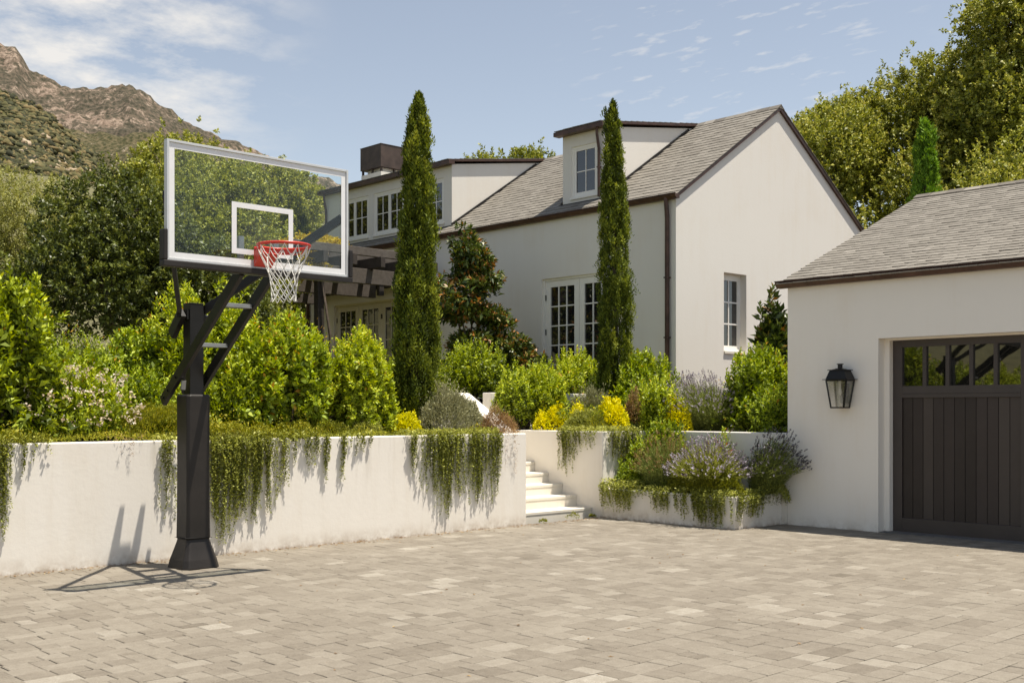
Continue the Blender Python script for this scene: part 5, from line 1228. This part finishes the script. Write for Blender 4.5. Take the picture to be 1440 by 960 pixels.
# fallen leaves at the foot of the walls
lr = np.random.RandomState(77); n_ = 520
lx = np.where(lr.rand(n_) < .75, lr.uniform(3.5, 11, n_), lr.uniform(11, 12.6, n_)); ly = 11.4-np.abs(lr.normal(size=n_))*.09-.01
q_ = lr.rand(n_) < .15; lx = np.where(q_, lr.uniform(3, 13, n_), lx); ly = np.where(q_, lr.uniform(4, 11.3, n_), ly)
ld = lr.normal(size=(n_, 3)); ld[:, 2] = .15
tag(leaf_object('leaf_litter', np.stack([lx, ly, np.full(n_, .014)], -1), ld, .035*lr.uniform(.5, 1.3, n_), .014*lr.uniform(.6, 1.3, n_), lr.rand(n_), M['lf_brown'], None, origin=(7, 11, 0), seed=3, flat=2.0), 'dry brown leaves and dirt gathered along the foot of the wall', 'leaf litter', kind='stuff')
tree('oak_tree', 'oak crown just right of the house gable', 'tree', (32.0,19.4,2.4), [(-1.2,1.0,5.2,2.3,2.0,2.3,1500),(.6,0,6.9,2.4,2.0,2.3,1700),(0,-1.0,3.4,2.8,2.2,2.2,1500),(-.4,1.4,7.6,1.6,1.4,1.3,700)], 8, OA, 500, .125, .072, 14, .3, **K)
tree('oak_tree', 'tallest rounded oak in the middle of the group behind the garage', 'tree', (35.6,18.0,2.4), [(0,.6,7.8,2.9,2.4,2.5,2200),(-.8,-1.2,5.6,2.9,2.3,2.6,1900),(1.8,-.8,8.9,2.0,1.8,1.9,1100),(-1.6,1.9,8.8,1.6,1.4,1.3,700),(2.2,-2.6,8.6,2.6,2.0,2.6,1700),(.3,-1.0,9.1,2.1,1.8,1.9,1300)], 9, OA, 520, .13, .075, 14, .35, **K)
tree('oak_tree', 'sunlit oak reaching the top right corner of the photo', 'tree', (35.0,14.2,2.4), [(0,0,8.0,2.8,2.3,2.6,2200),(.8,.4,11.2,2.5,2.1,2.2,1700),(-1.2,-1.2,5.4,2.6,2.1,2.2,1500),(2.2,-1.8,11.0,2.6,2.2,2.4,1300)], 9, OA, 540, .13, .075, 14, .35, **K)
tree('oak_tree', 'lower oak directly above the garage ridge', 'tree', (30.6,12.3,2.2), [(0,0,4.2,2.5,2.1,2.2,1500),(1.2,-2.2,5.2,2.6,2.1,2.6,1500),(-.3,1.8,3.4,2.0,1.7,1.9,900)], 8, OA, 560, .115, .065, 14, .28, **K)
# climbing vine on the pergola
vt = thing('climbing_vine', 'yellow leaved vine sprawling over the outer end of the pergola', 'climbing plant', (13.9,21.4,1.8), None)
vp = []
for (c_, r_, n_, sd_) in (((14.3,21.6,5.35),(.9,.8,.24),300,1), ((13.5,20.6,4.75),(.35,.3,.6),200,2), ((15.2,22.0,5.3),(.4,.5,.16),90,3)):
    vp.append(shoots(c_, r_, n_, 12, .085, .05, 600+sd_, slen=.22, tbase=.45)[:5])
vp = [np.concatenate(a) for a in zip(*vp)]
leaf_object('foliage', vp[0], vp[1], vp[2], vp[3], vp[4], M['lf_vine'], vt, seed=9)
vb = MB(); vb.tube([(13.7,20.35,1.8),(13.72,20.3,3.2),(13.55,20.4,4.6),(14.2,21.0,5.25),(15.2,22.0,5.25)], [.035,.03,.025,.02,.01], 7, 0); vb.build('stem', M['bark'], vt)
# ------------------------------------------------------------------ camera, light, sky
cam_d = bpy.data.cameras.new('camera'); cam = bpy.data.objects.new('camera', cam_d); COL.objects.link(cam)
cam_d.sensor_width = 36; cam_d.lens = 36*1580/1440; cam_d.shift_y = (575-480)/1440; cam_d.clip_start = .1; cam_d.clip_end = 12000
cam.location = (0, 0, 1.64); cam.rotation_euler = (R(90), 0, -math.atan2(.6851, .7284))
scene.camera = cam
sd = Vector((.175, -.24, 1.0)).normalized()
sl_d = bpy.data.lights.new('sun', 'SUN'); sl_o = bpy.data.objects.new('sun', sl_d); COL.objects.link(sl_o)
sl_d.energy = 5.0; sl_d.angle = R(.53); sl_d.color = (1, .965, .90)
sl_o.rotation_euler = sd.to_track_quat('Z', 'Y').to_euler()
sl_o.location = (5, -10, 30)
wd = bpy.data.worlds.new('World'); scene.world = wd; wd.use_nodes = True
nt = wd.node_tree; nt.nodes.clear()
out = nt.nodes.new('ShaderNodeOutputWorld'); bg = nt.nodes.new('ShaderNodeBackground'); bg.inputs[1].default_value = .15
sky = nt.nodes.new('ShaderNodeTexSky'); sky.sky_type = 'NISHITA'; sky.sun_disc = False
sky.sun_elevation = math.asin(sd.z); sky.sun_rotation = math.atan2(sd.x, sd.y)
sky.altitude = 100; sky.air_density = 1.0; sky.dust_density = .4; sky.ozone_density = 1.0
# thin clouds: noise in the direction of view from the ground
tc = nt.nodes.new('ShaderNodeTexCoord'); sep = nt.nodes.new('ShaderNodeSeparateXYZ'); nt.links.new(tc.outputs['Generated'], sep.inputs[0])
def MA(op, a, b=None, c=None, clamp=False):
    n = nt.nodes.new('ShaderNodeMath'); n.operation = op; n.use_clamp = clamp
    for i, q in enumerate((a, b, c)):
        if q is None: continue
        if isinstance(q, (int, float)): n.inputs[i].default_value = q
        else: nt.links.new(q, n.inputs[i])
    return n.outputs[0]
zc = MA('MAXIMUM', sep.outputs['Z'], .03); zc = MA('ADD', zc, .12)
px_ = MA('DIVIDE', sep.outputs['X'], zc); py_ = MA('DIVIDE', sep.outputs['Y'], zc)
comb = nt.nodes.new('ShaderNodeCombineXYZ'); nt.links.new(px_, comb.inputs[0]); nt.links.new(py_, comb.inputs[1])
def dirmask(px, py, r0, r1):
    cx = (px-720)/1580; d = Vector((cx*CA+SA, -cx*SA+CA, (575-py)/1580)).normalized()
    vm = nt.nodes.new('ShaderNodeVectorMath'); vm.operation = 'DOT_PRODUCT'; nt.links.new(tc.outputs['Generated'], vm.inputs[0]); vm.inputs[1].default_value = d
    mr = nt.nodes.new('ShaderNodeMapRange'); mr.inputs[1].default_value = math.cos(r1); mr.inputs[2].default_value = math.cos(r0); mr.interpolation_type = 'SMOOTHSTEP'
    nt.links.new(vm.outputs['Value'], mr.inputs[0]); return mr.outputs[0]
n1 = nt.nodes.new('ShaderNodeTexNoise'); n1.inputs['Scale'].default_value = 3.2; n1.inputs['Detail'].default_value = 9; n1.inputs['Roughness'].default_value = .62; nt.links.new(comb.outputs[0], n1.inputs['Vector'])
n2 = nt.nodes.new('ShaderNodeTexNoise'); n2.inputs['Scale'].default_value = 19.0; n2.inputs['Detail'].default_value = 7; n2.inputs['Roughness'].default_value = .55
mpn = nt.nodes.new('ShaderNodeMapping'); mpn.inputs['Rotation'].default_value = (0, 0, R(43)); mpn.inputs['Scale'].default_value = (1, 2.2, 1); nt.links.new(comb.outputs[0], mpn.inputs[0]); 
dr = nt.nodes.new('ShaderNodeVectorMath'); dr.operation = 'DOT_PRODUCT'; nt.links.new(tc.outputs['Generated'], dr.inputs[0]); dr.inputs[1].default_value = (CA, -SA, 0)
cz = nt.nodes.new('ShaderNodeCombineXYZ'); nt.links.new(MA('MULTIPLY', dr.outputs['Value'], 1.6), cz.inputs[0]); nt.links.new(MA('MULTIPLY_ADD', dr.outputs['Value'], -.9, MA('MULTIPLY', sep.outputs['Z'], 6.5)), cz.inputs[1])
nt.links.new(cz.outputs[0], n2.inputs['Vector'])
big = MA('MULTIPLY', MA('MULTIPLY_ADD', n1.outputs['Fac'], 5.5, -2.45, True), dirmask(50, 10, .05, .24), None, True)
wis = MA('MULTIPLY', MA('MULTIPLY_ADD', n2.outputs['Fac'], 8.0, -4.5, True), dirmask(1040, 70, .03, .17), None, True)
wis = MA('MULTIPLY', wis, .36)
al = MA('MAXIMUM', MA('MULTIPLY', big, .85), wis)
mixc = nt.nodes.new('ShaderNodeMixRGB'); nt.links.new(al, mixc.inputs[0]); hsv = nt.nodes.new('ShaderNodeHueSaturation'); hsv.inputs['Saturation'].default_value = .70; hsv.inputs['Value'].default_value = .69; nt.links.new(sky.outputs[0], hsv.inputs['Color']); nt.links.new(hsv.outputs[0], mixc.inputs[1]); mixc.inputs[2].default_value = (4.2, 4.2, 4.2, 1)
nt.links.new(mixc.outputs[0], bg.inputs[0]); nt.links.new(bg.outputs[0], out.inputs[0])
scene.render.engine = 'CYCLES'; scene.cycles.max_bounces = 6; scene.cycles.transparent_max_bounces = 12; scene.cycles.caustics_reflective = False; scene.cycles.caustics_refractive = False
vs = scene.view_settings; vs.view_transform = 'Standard'; vs.look = 'None'; vs.gamma = 1; vs.exposure = 0.54; vs.use_curve_mapping = False
vs.use_white_balance = True; vs.white_balance_temperature = 7000; vs.white_balance_tint = 10
